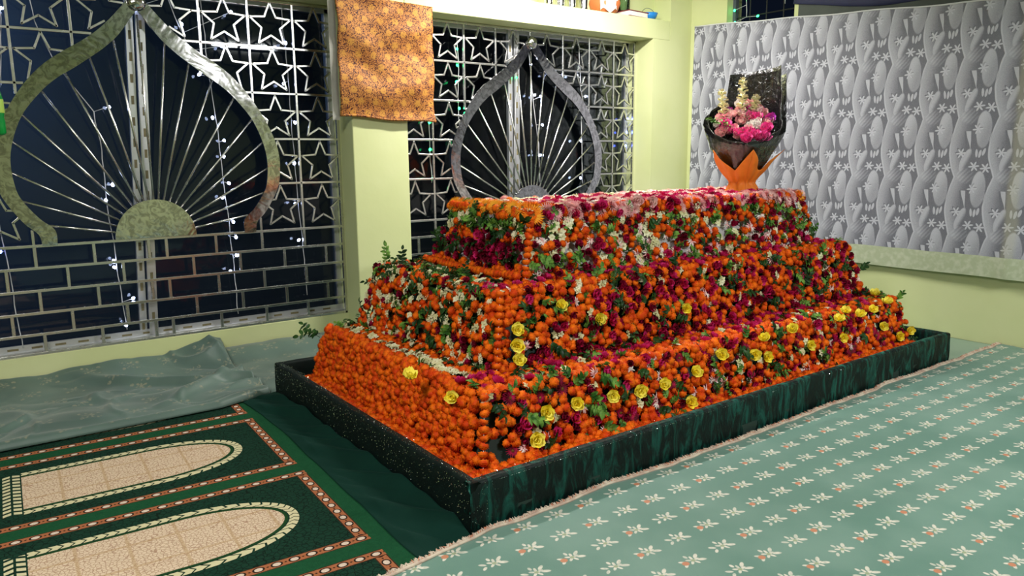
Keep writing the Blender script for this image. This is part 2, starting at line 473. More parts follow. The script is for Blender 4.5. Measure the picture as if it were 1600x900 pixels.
# ------------------------------------------------------------------ windows: frame, glass, slotted tracks
def window(name, x0, x1, mull, lean):
    r = tag(empty(name, (x0, YW+.12, ZB)), kind='structure')
    ox, oy, oz = r.location
    def L(a): return (a[0]-ox, a[1]-oy, a[2]-oz)
    f = MB(); t = .035
    ya, yb = YW+.10, YW+.15
    for a, b in (((x0, ya, ZT-t), (x1, yb, ZT)), ((x0, ya, ZB), (x0+t, yb, ZT)), ((x1-t, ya, ZB), (x1, yb, ZT))): f.box(L(a), L(b))
    f.build('window_frame', M_alu, r, bevel=.003)
    tr = MB(); tr.box(L((x0, YW+.055, ZB)), L((x1, YW+.15, ZB+.018))); tr.box(L((x0, YW+.085, ZB)), L((x1, YW+.098, ZB+.055)))
    to = tr.build('bottom_track', M_alu, r)
    sl = MB(); x = x0+.05
    while x < x1-.08:
        sl.box(L((x, YW+.0835, ZB+.028)), L((x+.055, YW+.0855, ZB+.04))); x += .118
    so = sl.build('slot', M_slot, to)
    # slotted mullion of two strips
    mu = MB(); sl = MB()
    for i, (dx, w_) in enumerate(((-.046, .040), (.006, .05))):
        za, zb = ZB+.02, ZT
        def P(xx, yy, zz): return L((xx + lean*(zz-1.2), yy, zz))
        xa = mull+dx; yy = YW+.075 + .012*(1-i)
        v = [P(xa, yy, za), P(xa+w_, yy, za), P(xa+w_, yy+.03, za), P(xa, yy+.03, za), P(xa, yy, zb), P(xa+w_, yy, zb), P(xa+w_, yy+.03, zb), P(xa, yy+.03, zb)]
        mu.add(v, [(0,3,2,1),(4,5,6,7),(0,1,5,4),(1,2,6,5),(2,3,7,6),(3,0,4,7)])
        z = za+.03+.06*i
        while z < zb-.06:
            q = .5*w_; v = [P(xa+q-.008, yy-.001, z), P(xa+q+.008, yy-.001, z), P(xa+q+.008, yy-.001, z+.05), P(xa+q-.008, yy-.001, z+.05)]
            v += [(a, b+.003, c) for a, b, c in v]
            sl.add(v, [(0,1,2,3),(0,4,5,1),(1,5,6,2),(2,6,7,3),(3,7,4,0)]); z += .125
    mo = mu.build('mullion', M_alu, r); sl.build('slot', M_slot, mo)
    for a, b in ((x0+t, mull), (mull, x1-t)):
        g = MB(); g.box(L((a, YW+.12, ZB+.02)), L((b, YW+.125, ZT-t))); g.build('pane', M_glass, r)
window('window_1', *W1, .925, .043)
window('window_2', *W2, 3.745, .0)
# high window in the right wall
r = tag(empty('window_3', (XR+.08, (wy0+wy1)/2, wz0)), kind='structure')
f = MB(); hw = (wy1-wy0)/2
f.box((0, -hw, 0), (.04, -hw+.03, .65)); f.box((0, hw-.03, 0), (.04, hw, .65)); f.box((0, -hw, .62), (.04, hw, .65))
f.build('window_frame', M_dim, r)
f = MB()
for k in range(1, 4): f.tube([(.02, -hw+k*hw/2, 0), (.02, -hw+k*hw/2, .65)], .006, 6)
for k in range(1, 4): f.tube([(.02, -hw, k*.16), (.02, hw, k*.16)], .006, 6)
f.build('window_bars', mat('dark_bars', base=(.01, .01, .012), rough=.6), r)

# ------------------------------------------------------------------ steel grilles
OUT = [(.0, 2.235), (.06, 2.185), (.135, 2.10), (.213, 2.022), (.30, 1.955), (.40, 1.89), (.50, 1.815), (.593, 1.715), (.682, 1.582), (.755, 1.430), (.785, 1.296), (.775, 1.15), (.742, 1.06), (.674, .952), (.612, .885), (.60, .82)]
INN = [(.0, 2.15), (.02, 2.125), (.106, 2.007), (.19, 1.925), (.284, 1.853), (.35, 1.805), (.44, 1.745), (.526, 1.665), (.622, 1.541), (.682, 1.396), (.703, 1.272), (.692, 1.14), (.665, 1.07), (.599, .975), (.53, .905), (.527, .82)]
def inside_arch(dx, z, grow=0):
    a = abs(dx)
    if z > 2.24 or z < .80: return False
    for (x0, z0), (x1, z1) in zip(OUT, OUT[1:]):
        lo, hi = min(z0, z1), max(z0, z1)
        if lo <= z <= hi and hi > lo:
            t = (z-z0)/(z1-z0)
            if a < x0+(x1-x0)*t + grow: return True
    return False
def inner_x_on_ray(th):
    s, c = math.sin(th), math.cos(th)
    for k in range(1, 400):
        r = .2+k*.004; x, z = r*s, .82+r*c
        lim = 0
        for (x0, z0), (x1, z1) in zip(INN, INN[1:]):
            if min(z0, z1) <= z <= max(z0, z1) and z0 != z1: lim = max(lim, x0+(x1-x0)*(z-z0)/(z1-z0))
        if abs(x) > lim + .012: return r
    return 1.3
def grille(cx_, x0, x1, label):
    root = tag(empty('window_grille', (cx_, YW+.02, ZB)), label, 'window grille')
    Y0 = 0.0
    def p(dx, z, y=0): return (dx, y, z-ZB)
    def sq(m, a, b, w_=.007, d=.007):   # flat bar from a to b in the plane
        A = Vector((a[0], 0, a[1]-ZB)); B = Vector((b[0], 0, b[1]-ZB)); t = (B-A).normalized(); n = Vector((t.z, 0, -t.x))*w_
        A = A - t*w_*.6; B = B + t*w_*.6
        v = [A-n, A+n, B+n, B-n]; y = Vector((0, d, 0))
        v = [q-y for q in v] + [q+y for q in v]
        m.add(v, [(0,1,2,3),(7,6,5,4),(0,4,5,1),(1,5,6,2),(2,6,7,3),(3,7,4,0)])
    ex0, ex1 = x0-cx_, x1-cx_
    fr = MB()
    for a, b in (((ex0+.01, ZB), (ex0+.01, ZT-.01)), ((ex1-.01, ZB), (ex1-.01, ZT-.01)), ((ex0, ZT-.012), (ex1, ZT-.012)), ((ex0, ZB+.008), (ex1, ZB+.008))): sq(fr, a, b, .009, .010)
    fr.build('frame', M_steel_bar, root, bevel=.002)
    rails = [.82, .695, .566, .438, .315]
    for z in rails:
        m = MB(); sq(m, (ex0, z), (ex1, z), .0085, .009); m.build('rail', M_steel_bar, root, bevel=.002)
    lv = rails + [ZB]
    for i in range(5):
        off = .345 if i % 2 == 0 else .20
        xs = [s*v for v in ([.05, .345, .64, .93] if i % 2 == 0 else [.20, .49, .785, 1.08]) for s in (1, -1)]
        for q in xs:
            if ex0+.03 < q < ex1-.03:
                m = MB(); sq(m, (q, lv[i]), (q, lv[i+1]), .009, .008); m.build('upright', M_steel_bar, root, bevel=.002)
    # star lattice
    def clip(a, b, grow=.0, n=40):
        a = Vector(a); b = Vector(b); runs = []; cur = None
        for k in range(n+1):
            q = a.lerp(b, k/n); ok = not inside_arch(q.x, q.y, grow) and q.y < ZT and ex0 < q.x < ex1
            if ok: cur = [q, q] if cur is None else [cur[0], q]
            elif cur: runs.append(cur); cur = None
        if cur: runs.append(cur)
        return [r_ for r_ in runs if (r_[1]-r_[0]).length > .02]
    cols = [0, .345, .64, .93]
    colsx = sorted(set([s*c for c in cols for s in (1, -1)]))
    rows = [1.13, 1.42, 1.712, 2.0]
    for q in colsx:
        for a, b in clip((q, .82), (q, ZT), 0, 120):
            m = MB(); sq(m, a, b, .0075, .008); m.build('lattice_bar', M_steel_bar, root, bevel=.002)
    for z in rows:
        for a, b in clip((ex0, z), (ex1, z), 0, 200):
            m = MB(); sq(m, a, b, .0075, .008); m.build('lattice_bar', M_steel_bar, root, bevel=.002)
    xb = [ex0] + [q for q in colsx] + [ex1]; zb = [.82] + rows + [ZT]
    for i in range(len(xb)-1):
        for j in range(len(zb)-1):
            cx2 = (xb[i]+xb[i+1])/2; R = .139; cz = zb[j] + .125 + (.012 if j else .03)
            if xb[i+1]-xb[i] > .32 : R = .139
            pts = []
            for k in range(10):
                rr = R if k % 2 == 0 else R*.45; a = PI/2 + k*PI/5
                pts.append((cx2+rr*math.cos(a)*(1.0), cz+rr*math.sin(a)))
            m = MB(); cnt = 0
            for k in range(10):
                for a, b in clip(pts[k], pts[(k+1) % 10], 0, 14): sq(m, a, b, .0062, .007); cnt += 1
            # side ties at the shoulders
            for s in (1, -1):
                for a, b in clip((cx2+s*R*.93, cz+R*.31), (xb[i+1] if s > 0 else xb[i], cz+R*.31), 0, 8): sq(m, a, b, .0062, .007)
            if cnt > 2: m.build('star', M_steel_bar, root, bevel=.0015)
    # arch band (two sweeps)
    def smooth(pl, n=6):
        o = []
        P_ = [pl[0]] + pl + [pl[-1]]
        for i in range(1, len(P_)-2):
            for k in range(n):
                t = k/n; a = []
                for d in (0, 1):
                    p0, p1, p2, p3 = P_[i-1][d], P_[i][d], P_[i+1][d], P_[i+2][d]
                    a.append(.5*(2*p1+(p2-p0)*t+(2*p0-5*p1+4*p2-p3)*t*t+(3*p1-p0-3*p2+p3)*t**3))
                o.append(tuple(a))
        o.append(pl[-1]); return o
    so, si = smooth(OUT), smooth(INN)
    for s in (1, -1):
        m = MB(); n = len(so); v = []
        for (a, b), (c, d) in zip(so, si):
            v += [p(s*a, b, -.022), p(s*c, d, -.022), p(s*c, d, -.004), p(s*a, b, -.004)]
        fs = []
        for i in range(n-1):
            for k in range(4):
                q = (i*4+k, i*4+(k+1) % 4, (i+1)*4+(k+1) % 4, (i+1)*4+k); fs.append(q if s > 0 else q[::-1])
        fs.append((0, 1, 2, 3)); fs.append(((n-1)*4+3, (n-1)*4+2, (n-1)*4+1, (n-1)*4))
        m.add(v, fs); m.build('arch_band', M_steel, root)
    # finial where the bands meet
    m = MB(); m.lathe([(0, -.012), (.045, -.010), (.05, 0), (.03, .012), (0, .016)], 16)
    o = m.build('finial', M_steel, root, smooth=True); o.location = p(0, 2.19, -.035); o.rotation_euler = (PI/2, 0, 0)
    # rising-sun plate
    m = MB(); N = 32; R = .228; v = []
    for y in (-.024, -.006):
        v.append(p(0, .829, y))
        for k in range(N+1): a = PI*k/N; v.append(p(R*math.cos(a), .829+R*math.sin(a), y))
    fs = [(0, k+1, k+2) for k in range(N)]; fs = [f_[::-1] for f_ in fs]
    b = N+2; fs += [(b, b+k+1, b+k+2) for k in range(N)]
    fs += [(k+1, k+2, b+k+2, b+k+1) for k in range(N)] + [(0, 1, b+1, b), (N+1, 0, b, b+N+1)]
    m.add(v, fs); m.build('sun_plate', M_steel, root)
    angs = [0, 6.8, 14.3, 22.6, 31.5, 41, 50, 60, 69.5, 79]
    for k, a in enumerate(angs):
        for s in ((1, -1) if k else (1,)):
            th = math.radians(a)*s; rr = inner_x_on_ray(th)
            m = MB(); m.tube([p(.2*math.sin(th), .829+.2*math.cos(th), -.008), p(rr*math.sin(th), .829+(rr)*math.cos(th)-.005, -.008)], .0068, 8)
            m.build('ray', M_steel_bar, root, smooth=True)
    return root
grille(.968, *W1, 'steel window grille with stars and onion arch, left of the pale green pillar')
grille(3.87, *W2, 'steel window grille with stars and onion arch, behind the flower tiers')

# ------------------------------------------------------------------ string lights
def ray_y(px, py, y):
    d = AX; v = Vector(((px-800)/1170.42, -(py-450)/1170.42, -1)); dw = Vector((d[0].dot(v), d[1].dot(v), d[2].dot(v)))
    return CAMP + dw*(y/dw.y)
def string_light(pts, bulbs, m, label, x_plane=None):
    pts = [Vector(p) for p in pts]
    root = tag(empty('string_light', pts[0]), label, 'string light')
    W = MB(); pp = []
    for a, b in zip(pts, pts[1:]):
        n = max(2, int((b-a).length/.05))
        for k in range(n): q = a.lerp(b, k/n); pp.append(q + Vector((nn(q.z*9, q.x*3)*.008, 0, 0)))
    pp.append(pts[-1])
    W.tube([q-pts[0] for q in pp], .0028, 5)
    for b in bulbs:
        b = Vector(b); near = min(pp, key=lambda q: (q-b).length); W.tube([near-pts[0], b-pts[0]], .0018, 5)
    W.build('wire', M_wire, root, smooth=True)
    for b in bulbs:
        m_ = MB(); m_.lathe([(0, -.012), (.006, -.009), (.0095, 0), (.006, .009), (0, .012)], 10)
        o = m_.build('bulb', m, root, smooth=True); o.location = Vector(b)-pts[0]; o.rotation_euler = (random.uniform(-1, 1), random.uniform(-1, 1), 0)
YS = YW+.055
SL = [  # some of these bulbs stand in for reflections in the window glass
 ([(.44,2.30),(.455,2.05),(.53,1.83),(.70,1.57),(.72,1.35),(.72,1.05),(.735,.8),(.745,.5),(.76,.27)],
  [(.545,1.81),(.78,1.60),(.76,1.15),(.715,1.06),(.725,.70),(.725,.66),(.81,.46),(.755,.30)], M_led_w, 'white bulb string hanging inside the left half of the left arch'),
 ([(1.34,2.30),(1.36,1.8),(1.385,1.5),(1.40,1.15),(1.415,.85),(1.425,.55),(1.43,.28)],
  [(1.30,1.81),(1.36,1.55),(1.42,1.41),(1.41,1.31),(1.43,1.14),(1.385,1.05),(1.44,.89),(1.45,.79),(1.445,.67),(1.40,.57)], M_led_w, 'white bulb string hanging in the right half of the left arch'),
 ([(1.84,2.30),(1.86,1.9),(1.87,1.5),(1.88,1.1),(1.90,.7),(1.91,.35)],
  [(1.86,2.04),(1.83,1.78),(1.89,1.53),(1.87,1.26),(1.86,.99),(1.87,.74)], M_led_w, 'white bulb string behind the stars nearest the pale green pillar'),
 ([(1.14,2.30),(1.20,2.1),(1.26,1.95)], [(1.22,2.10),(.985,2.18),(1.45,1.99),(1.52,2.2)], M_led_w, 'short white bulb string by the tip of the left arch'),
 ([(.31,2.30),(.30,2.0),(.27,1.7)], [(.31,2.10),(.33,2.25),(.25,1.67)], M_led_w, 'short white bulb string behind the stars above the green bottle'),
 ([(.18,1.0),(.20,.6),(.22,.24)], [(.17,.80)], M_led_b, 'thin string with one blue bulb, low behind the left brick rails'),
 ([(2.935,2.28),(2.93,1.9),(2.93,1.5),(2.94,1.1)], [(2.93,1.55),(2.94,1.13),(2.93,1.35)], M_led_g, 'green bulb string just right of the pale green pillar'),
 ([(3.20,2.28),(3.20,1.9),(3.19,1.45)], [(3.19,2.10),(3.18,1.86),(3.20,1.66),(3.21,1.40),(3.19,1.98)], M_led_g, 'green bulb string left of the arch behind the flowers'),
 ([(3.77,2.28),(3.76,2.0),(3.74,1.6),(3.72,1.2)], [(3.76,1.92)], M_led_g, 'green bulb string beside the mullion of the second window'),
 ([(3.87,2.28),(3.92,1.8),(3.98,1.4),(4.0,1.05)], [(3.90,2.03),(4.0,1.78),(3.94,1.79),(4.02,1.55),(4.02,1.30),(3.99,1.30)], M_led_w, 'white bulb string inside the arch behind the flowers'),
 ([(4.42,2.28),(4.45,1.9),(4.47,1.3),(4.48,1.05)], [(4.45,1.42),(4.40,1.97),(4.50,1.80),(4.16,1.97),(4.45,1.10)], M_led_w, 'white bulb string right of the arch behind the flowers'),
 ([(5.02,2.28),(5.01,1.7),(5.02,1.1)], [(5.01,1.5),(5.02,1.62),(5.0,1.38)], M_led_b, 'blue bulb string at the right edge of the second window'),
]
for pts, bl, m_, lab in SL:
    string_light([(a, YS, b) for a, b in pts], [(a, YS-.006, b) for a, b in bl], m_, lab)
XS = XR+.06
string_light([(XS, 4.22, 2.9), (XS, 4.2, 2.45)], [(XS-.01, 4.20, 2.60), (XS-.01, 4.32, 2.52), (XS-.01, 4.31, 2.42), (XS-.01, 4.08, 2.44)], M_led_g, 'green bulb string in the small high window, nearer the column')
string_light([(XS, 3.84, 2.9), (XS, 3.83, 2.5)], [(XS-.01, 3.86, 2.62), (XS-.01, 3.81, 2.56)], M_led_g, 'green bulb string in the small high window, farther from the column')

# ------------------------------------------------------------------ brocade hanging on the pillar
def brocade():
    r = tag(empty('brocade_hanging', (2.45, YP-.04, 1.55)), 'gold and maroon brocade cloth hung over the pale green pillar', 'wall hanging')
    x0, x1 = 2.09-2.45, 2.80-2.45
    def fn(u, v, dy=0):
        x = x0 + (x1-x0)*u + .006*nn(v*6, 3); z = (0.02-.03*u)*(1-v) + v*(.80 - .035*u) + .006*math.sin(u*9)*(1-v)
        sag = .016*math.sin(v*13 + 2.2*math.sin(u*3.0+.6))*(1-v*.5) + .02*nn(u*4, v*6, 2)
        return (x, -.012+sag+dy, z)
    m = MB(); m.grid(lambda u, v: fn(u, v), 50, 60); m.build('brocade_cloth', M_brocade, r, smooth=True, solid=.004)
    m = MB(); m.tube([fn(k/24, 0, -.004) for k in range(25)], .009, 8); m.build('rolled_hem', M_brocade, r, smooth=True)
    m = MB(); m.grid(lambda u, v: (x0-.045+.05*u, .018, -.01+.85*v), 2, 12); m.build('lining', M_lining, r, solid=.004)
brocade()

# ------------------------------------------------------------------ things on the ledge
ZL = 2.462
for k, (x, h) in enumerate(((3.93, .13), (4.05, .15), (4.17, .13), (4.30, .14))):
    m = MB(); r_ = .042
    m.lathe([(0, 0), (r_*.8, 0), (r_*.85, .01), (r_*.8, .02), (r_, h-.008), (r_*1.05, h), (r_*.93, h), (r_*.74, .02), (0, .02)], 20)
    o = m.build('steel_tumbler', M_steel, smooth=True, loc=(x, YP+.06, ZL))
    tag(o, 'steel tumbler on the ledge, %s among those left of the orange pot' % ('leftmost', 'second', 'third', 'last')[k], 'cup', 'steel tumblers on the ledge')
r = tag(empty('clay_pot', (4.60, YP+.13, ZL)), 'orange clay pot with a white cloth on the ledge', 'pot')
m = MB(); m.lathe([(0, 0), (.07, 0), (.11, .03), (.135, .09), (.12, .15), (.075, .19), (.06, .21), (.085, .24), (.075, .24), (.05, .21), (0, .2)], 28)
m.build('pot_body', mat('fired_clay', base=(.62, .16, .05), rough=.5), r, smooth=True)
m = MB()
def drape(u, v):
    a = -2.6 + 1.25*u; zz = .235 - .215*v; rr = .09 + .052*math.sin(min(v*1.25, 1)*PI*.75) + .008*math.sin(u*18)
    return (rr*math.cos(a), rr*math.sin(a), zz + .02*math.sin(u*9))
m.grid(drape, 16, 12); m.build('white_cloth', mat('white_cotton', base=(.85, .84, .80), rough=.8), r, smooth=True, solid=.006)
r = tag(empty('book', (4.90, YP+.11, ZL+.001), .1), 'closed maroon book lying on the ledge', 'book')
m = MB(); m.box((-.13, -.09, 0), (.13, .09, .006)); m.box((-.13, -.09, .044), (.13, .09, .05)); m.box((-.13, .084, .006), (.13, .09, .044)); m.build('cover', mat('maroon_cover', base=(.20, .012, .03), rough=.5), r, bevel=.002)
m = MB(); m.box((-.122, -.082, .007), (.122, .083, .043)); m.build('pages', mat('paper', base=(.78, .76, .68), rough=.8), r)
r = tag(empty('blue_dish', (5.10, YP+.10, ZL)), 'small blue plastic dish with a wire handle at the ledge end', 'dish')
mbl = mat('blue_plastic', base=(.02, .22, .62), rough=.3)
m = MB(); m.lathe([(0, 0), (.05, 0), (.075, .03), (.085, .06), (.078, .06), (.068, .032), (.045, .008), (0, .008)], 20); m.build('dish_body', mbl, r, smooth=True)
m = MB(); m.tube([(.078*math.cos(a), 0, .055+.05*math.sin(a)) for a in [PI*k/12 for k in range(13)]], .003, 6); m.build('wire_handle', M_steel_bar, r, smooth=True)
m = MB(); m.lathe([(0, 0), (.05, 0), (.055, .01), (.055, .20), (.045, .23), (.045, .25), (.04, .25), (.04, .23), (.05, .20), (.05, .012), (0, .01)], 24)
tag(m.build('glass_jar', M_jar, smooth=True, loc=(4.84, YP+.03+.135-.02, ZL+.0511)), 'clear glass jar standing on the maroon book', 'jar')

# green bottle tied to the left grille
r = tag(empty('plastic_bottle', (.222, YW-.068, 1.43)), 'green plastic drink bottle hanging at the far left of the left grille', 'bottle')
gp = mat('green_plastic', base=(.01, .42, .07), rough=.12, Transmission_Weight=.35)
m = MB(); m.lathe([(0, 0), (.03, 0), (.040, .012), (.041, .07), (.037, .09), (.041, .11), (.041, .19), (.034, .225), (.018, .265), (.0145, .285), (.0145, .30), (0, .30)], 28)
m.build('bottle_body', gp, r, smooth=True)
m = MB(); m.lathe([(.042, .115), (.0425, .12), (.0425, .18), (.042, .185)], 28); m.build('paper_label', mat('lime_label', base=(.45, .68, .10), rough=.4), r, smooth=True)
m = MB(); m.lathe([(0, .30), (.017, .30), (.017, .325), (.015, .33), (0, .33)], 20); m.build('cap', mat('yellow_cap', base=(.75, .62, .10), rough=.4), r, smooth=True)
m = MB(); m.tube([(0, 0, .29), (0, .03, .34), (0, .062, .36), (0, .08, .36)], .003, 6); m.build('cord', M_wire, r, smooth=True)

# ------------------------------------------------------------------ curtain on the right wall
def curtain():
    r = tag(empty('lace_curtain', (XR-.06, 2.0, .475)), 'grey printed lace curtain strung along the right wall', 'curtain')
    X0 = XR-.06
    m = MB()
    ys, ye = 4.66, -1.2
    def fn(u, v):
        y = ys + (ye-ys)*u
        zt = 2.425 - (ys-y)*.069 + .004*math.sin(y*9)
        zb = .468 + .004*math.sin(y*6+1)
        z = zb + (zt-zb)*v
        x = X0 + .010*math.sin(y*7.5 + nn(y, z*.5)*2)*(1-.3*v) + .01*nn(y*2.2, z*1.5) + (-.02*math.exp(-((y-1.98)/.05)**2))
        return (x, y, z)
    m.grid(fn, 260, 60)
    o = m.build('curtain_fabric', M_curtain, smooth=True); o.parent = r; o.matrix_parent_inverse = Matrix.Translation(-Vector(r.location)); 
    m = MB(); m.tube([Vector(fn(k/60, 1)) - Vector(r.location) for k in range(61)], .006, 6); m.build('curtain_cord', M_wire, r, smooth=True)
curtain()
# navy cloth swagged above the curtain
m = MB()
def swag(u, v):
    y = 3.70 - 2.9*u
    zb = 2.47 - .13*math.sin(min(1, u*3.0)*PI*.5) + .004*math.sin(u*20); zt = 3.05
    return (XR-.02 + .010*math.sin(v*18+u*3), y, zb+(zt-zb)*v)
m.grid(swag, 60, 20); tag(m.build('navy_swag', M_navy, smooth=True, solid=.006), 'dark navy cloth hung high on the right wall above the lace curtain', 'cloth')
m = MB(); m.grid(lambda u, v: (XR-.008 + .004*math.sin(u*60), 3.66-2.9*u, 2.15+.9*v), 60, 6)  # dark grey-green panel laid over the wall above the curtain
tag(m.build('grey_panel', mat('grey_green_panel', lambda: {'Base Color': mix(nz(coords()[0], 8, 3), (.055, .065, .06), (.085, .10, .09))}, rough=.8), smooth=True), 'dull grey-green panel behind the navy cloth, above the lace curtain', 'cloth')

# ------------------------------------------------------------------ floor cloths and rug
o = MB()
o.box((-3.2, -3.4, 0), (.082, .72, .006))
rg = o.build('prayer_rug', M_rug, loc=(1.07, 3.34, .001)); rg.rotation_euler = (0, 0, math.radians(-2.4))
tag(rg, 'dark green prayer rug woven with a row of cream arched niches', 'rug')
def cloth_obj(name, fn, nu, nv, m, label, cat, thick=.004):
    b = MB(); b.grid(fn, nu, nv)
    o = b.build(name, m, smooth=True, solid=thick)
    if label: tag(o, label, cat)
    return o
def fc(u, v):
    x = .45 + (XR-.01-.45)*u; y = -2.2 + (2.0+2.2)*v
    edge = .022*nn(x*2.3, 5) + .01*nn(x*9, 2) + (.03*max(0, (1.35-x)/.3) * -1 if x < 1.35 else 0)
    y = y + edge*v**6
    z = .016 + .006*nn(x*1.6, y*1.9) + .010*max(0, nn(x*.9+3, y*4.5+x*1.4))
    return (x, y, max(z, .015))
cl = cloth_obj('floral_floor_cloth', fc, 200, 150, M_cloth, 'pale green floor cloth scattered with small cream flowers, in front of the long side', 'floor cloth')
# fringe along its far edge
m = MB(); rnd = random.Random(3)
for k in range(1500):
    u = k/1500; x, y, z = fc(u, 1)
    for j in range(2):
        a = rnd.uniform(-.9, .9); L_ = rnd.uniform(.010, .024)
        b = Vector((x+rnd.uniform(-.002, .002), y-.006, z+.003)); e = b + Vector((math.sin(a)*L_*.6, math.cos(a)*L_*.8, rnd.uniform(-.003, .012)))
        m.tube([b, (b+e)/2+Vector((0, 0, .004)), e], [.0030, .0026, .0016], 4, mi=0 if rnd.random() < .84 else 1)
m.tube([Vector(fc(k/300, 1)) + Vector((0, -.008, .004)) for k in range(301)], .006, 6)
fr = m.build('fringe', [petal_mat('fringe_cream', (.50, .36, .29), (.66, .56, .45), .9), petal_mat('fringe_peach', (.55, .22, .13), (.62, .30, .2), .9)], cl, smooth=True)
tag(fr, 'cream and peach thread fringe', kind='stuff')

# pale sheet to the right of the kerb
b = MB(); b.grid(lambda u, v: (4.90+(XR-.005-4.90)*u, 1.85+2.85*v, .006+.004*nn(u*6, v*14)), 24, 60)
tag(b.build('plain_floor_sheet', M_sheet, smooth=True, solid=.003), 'smooth pale green sheet between the velvet kerb and the right wall', 'floor cloth')
# bunched cloth at the back left
def bc(u, v):
    x = -1.6 + 2.885*u
    yf = 3.915 + .015*nn(x*1.5, 7) + (.09*max(0, (x-1.0)/.28) if x > 1.0 else 0); yb = YW-.012
    y = yf + (yb-yf)*v
    fold = .050*max(0, nn(x*1.7+y*.9, y*2.4-x*1.3, 1))*1.6 + .022*nn(x*5+y*3, y*5, 4)
    ridge = .045*math.exp(-((x*.62+y*.78-4.13-.06*math.sin(y*5))/.035)**2)*max(0, math.sin((y-4.15)*4.1)) if 4.15 < y < 4.9 else 0
    ridge2 = .05*math.exp(-((x*-.55+y*.83-3.02)/.04)**2)*max(0, math.sin((y-4.1)*4.2)) if 4.1 < y < 4.85 else 0
    up = (.055 + .075*max(0, nn(x*2.1, 9)+.35))*max(0, (v-.72)/.28)**1.5
    q1 = nn(x*2.2 + y*1.1, y*1.9 - x*.8, 5); q2 = nn(x*1.3 - y*2.6, y*1.2 + x*1.9, 9)
    fold += .060*max(0, 1-abs(q1)*7)**1.5*max(0, nn(x*1.9, y*1.9, 11)+.25) + .050*max(0, 1-abs(q2)*8)**1.5*max(0, nn(x*2.1, y*1.7, 21)+.2)
    front = .030*math.exp(-((v-.03)/.05)**2)
    return (x, y, .012 + abs(fold)*.8*min(1, v*6) + ridge + ridge2 + up + front*min(1, v*60+.15))
cloth_obj('bunched_floor_cloth', bc, 300, 150, M_cloth2, 'faded green flowered cloth rumpled along the wall under the left grille', 'floor cloth', .005)
b = MB(); b.grid(lambda u, v: (1.285+3.6*u, 4.02+(YW-.015-4.02)*v, .010+.02*abs(nn(u*14, v*4))+.07*max(0, (v-.8)/.2)), 80, 20)
tag(b.build('rear_floor_cloth', M_cloth2, smooth=True, solid=.004), 'faded green cloth on the floor strip behind the velvet kerb', 'floor cloth')
# dark hem spread between kerb and rug
def hc(u, v):
    y = 1.93 + 2.06*v
    xr = 1.300; xl = 1.085 + .035*(y-2.0) + .03*nn(y*2, 1) - .02*max(0, (y-3.6))
    if y > 3.7: xl -= .10*(y-3.7)
    x = xl + (xr-xl)*u
    f = .018*math.sin((x*9 + y*5.2) + 1.3*nn(y*2, x*4)) + .012*math.sin(x*34 + y*12 + 2*nn(y*3, 4)) + .006*math.sin(x*60 + y*31)
    z = .009 + (.8*abs(f)*min(1, u*5) + .03*u**3)*min(1, max(0, (y-2.0)/.12))*min(1, max(.0, (4.05-y)/.15))
    return (x, y, z)
cloth_obj('velvet_floor_hem', hc, 40, 150, M_hem, 'dark green velvet cloth creased on the floor between the rug and the kerb', 'floor cloth', .003)

# ------------------------------------------------------------------ velvet covered kerb round the grave
KX0, KX1, KY0, KY1, KH = 1.313, 4.885, 2.03, 3.985, .19
kr = tag(empty('grave_kerb', (KX0, KY0, 0)), 'low kerb wrapped in green velvet and black sequinned cloth round the flower tiers', 'kerb')
def kbox(name, x0, y0, x1, y1, m, wav):
    b = MB(); t = .03
    nx = max(2, int((x1-x0)/.02)); ny = max(2, int((y1-y0)/.02))
    long_x = (x1-x0) > (y1-y0); n = nx if long_x else ny; L_ = (x1-x0) if long_x else (y1-y0); th = (y1-y0) if long_x else (x1-x0)
    prof = [(0, 0), (-.003, .04), (0, .08), (0, .13), (0, KH-.012), (.006, KH-.002), (.014, KH), (th-.012, KH), (th-.003, KH-.006), (th, KH-.03), (th, .06)]
    v = []; 
    for i in range(n+1):
        s = i/n*L_
        for j, (a, z) in enumerate(prof):
            w_ = wav*(nn(s*7+z*8, z*14, 3) + .6*nn(s*18-z*20, z*18, 8)) * (1 if 0 < j < 8 else .3)
            zz = z + .003*nn(s*5, 1)*(z > .1)
            a2 = a + w_*(1 if j < 6 else .3)
            p_ = (s, a2, zz) if long_x else (a2, s, zz)
            v.append((x0-KX0+p_[0], y0-KY0+p_[1], p_[2]))
    k = len(prof); fs = [(i*k+j, i*k+j+1, (i+1)*k+j+1, (i+1)*k+j) for i in range(n) for j in range(k-1)]
    fs.append(tuple(range(k))); fs.append(tuple(range(n*k+k-1, n*k-1, -1)))
    b.add(v, fs); return b.build(name, m, kr, smooth=True)
kbox('velvet_side', KX0, KY0, KX1, KY0+.045, M_velvet, .006)
kbox('sequin_side', KX0, KY0, KX0+.045, KY1, M_blackcloth, .004)
kbox('velvet_side', KX0, KY1-.045, KX1, KY1, M_blackcloth, .004)
kbox('velvet_side', KX1-.045, KY0, KX1, KY1, M_velvet, .004)
b = MB(); b.box((.002, .0, .001), (KX1-KX0-.002, KY1-KY0, .06)); b.build('kerb_bed', M_dgreen, kr)
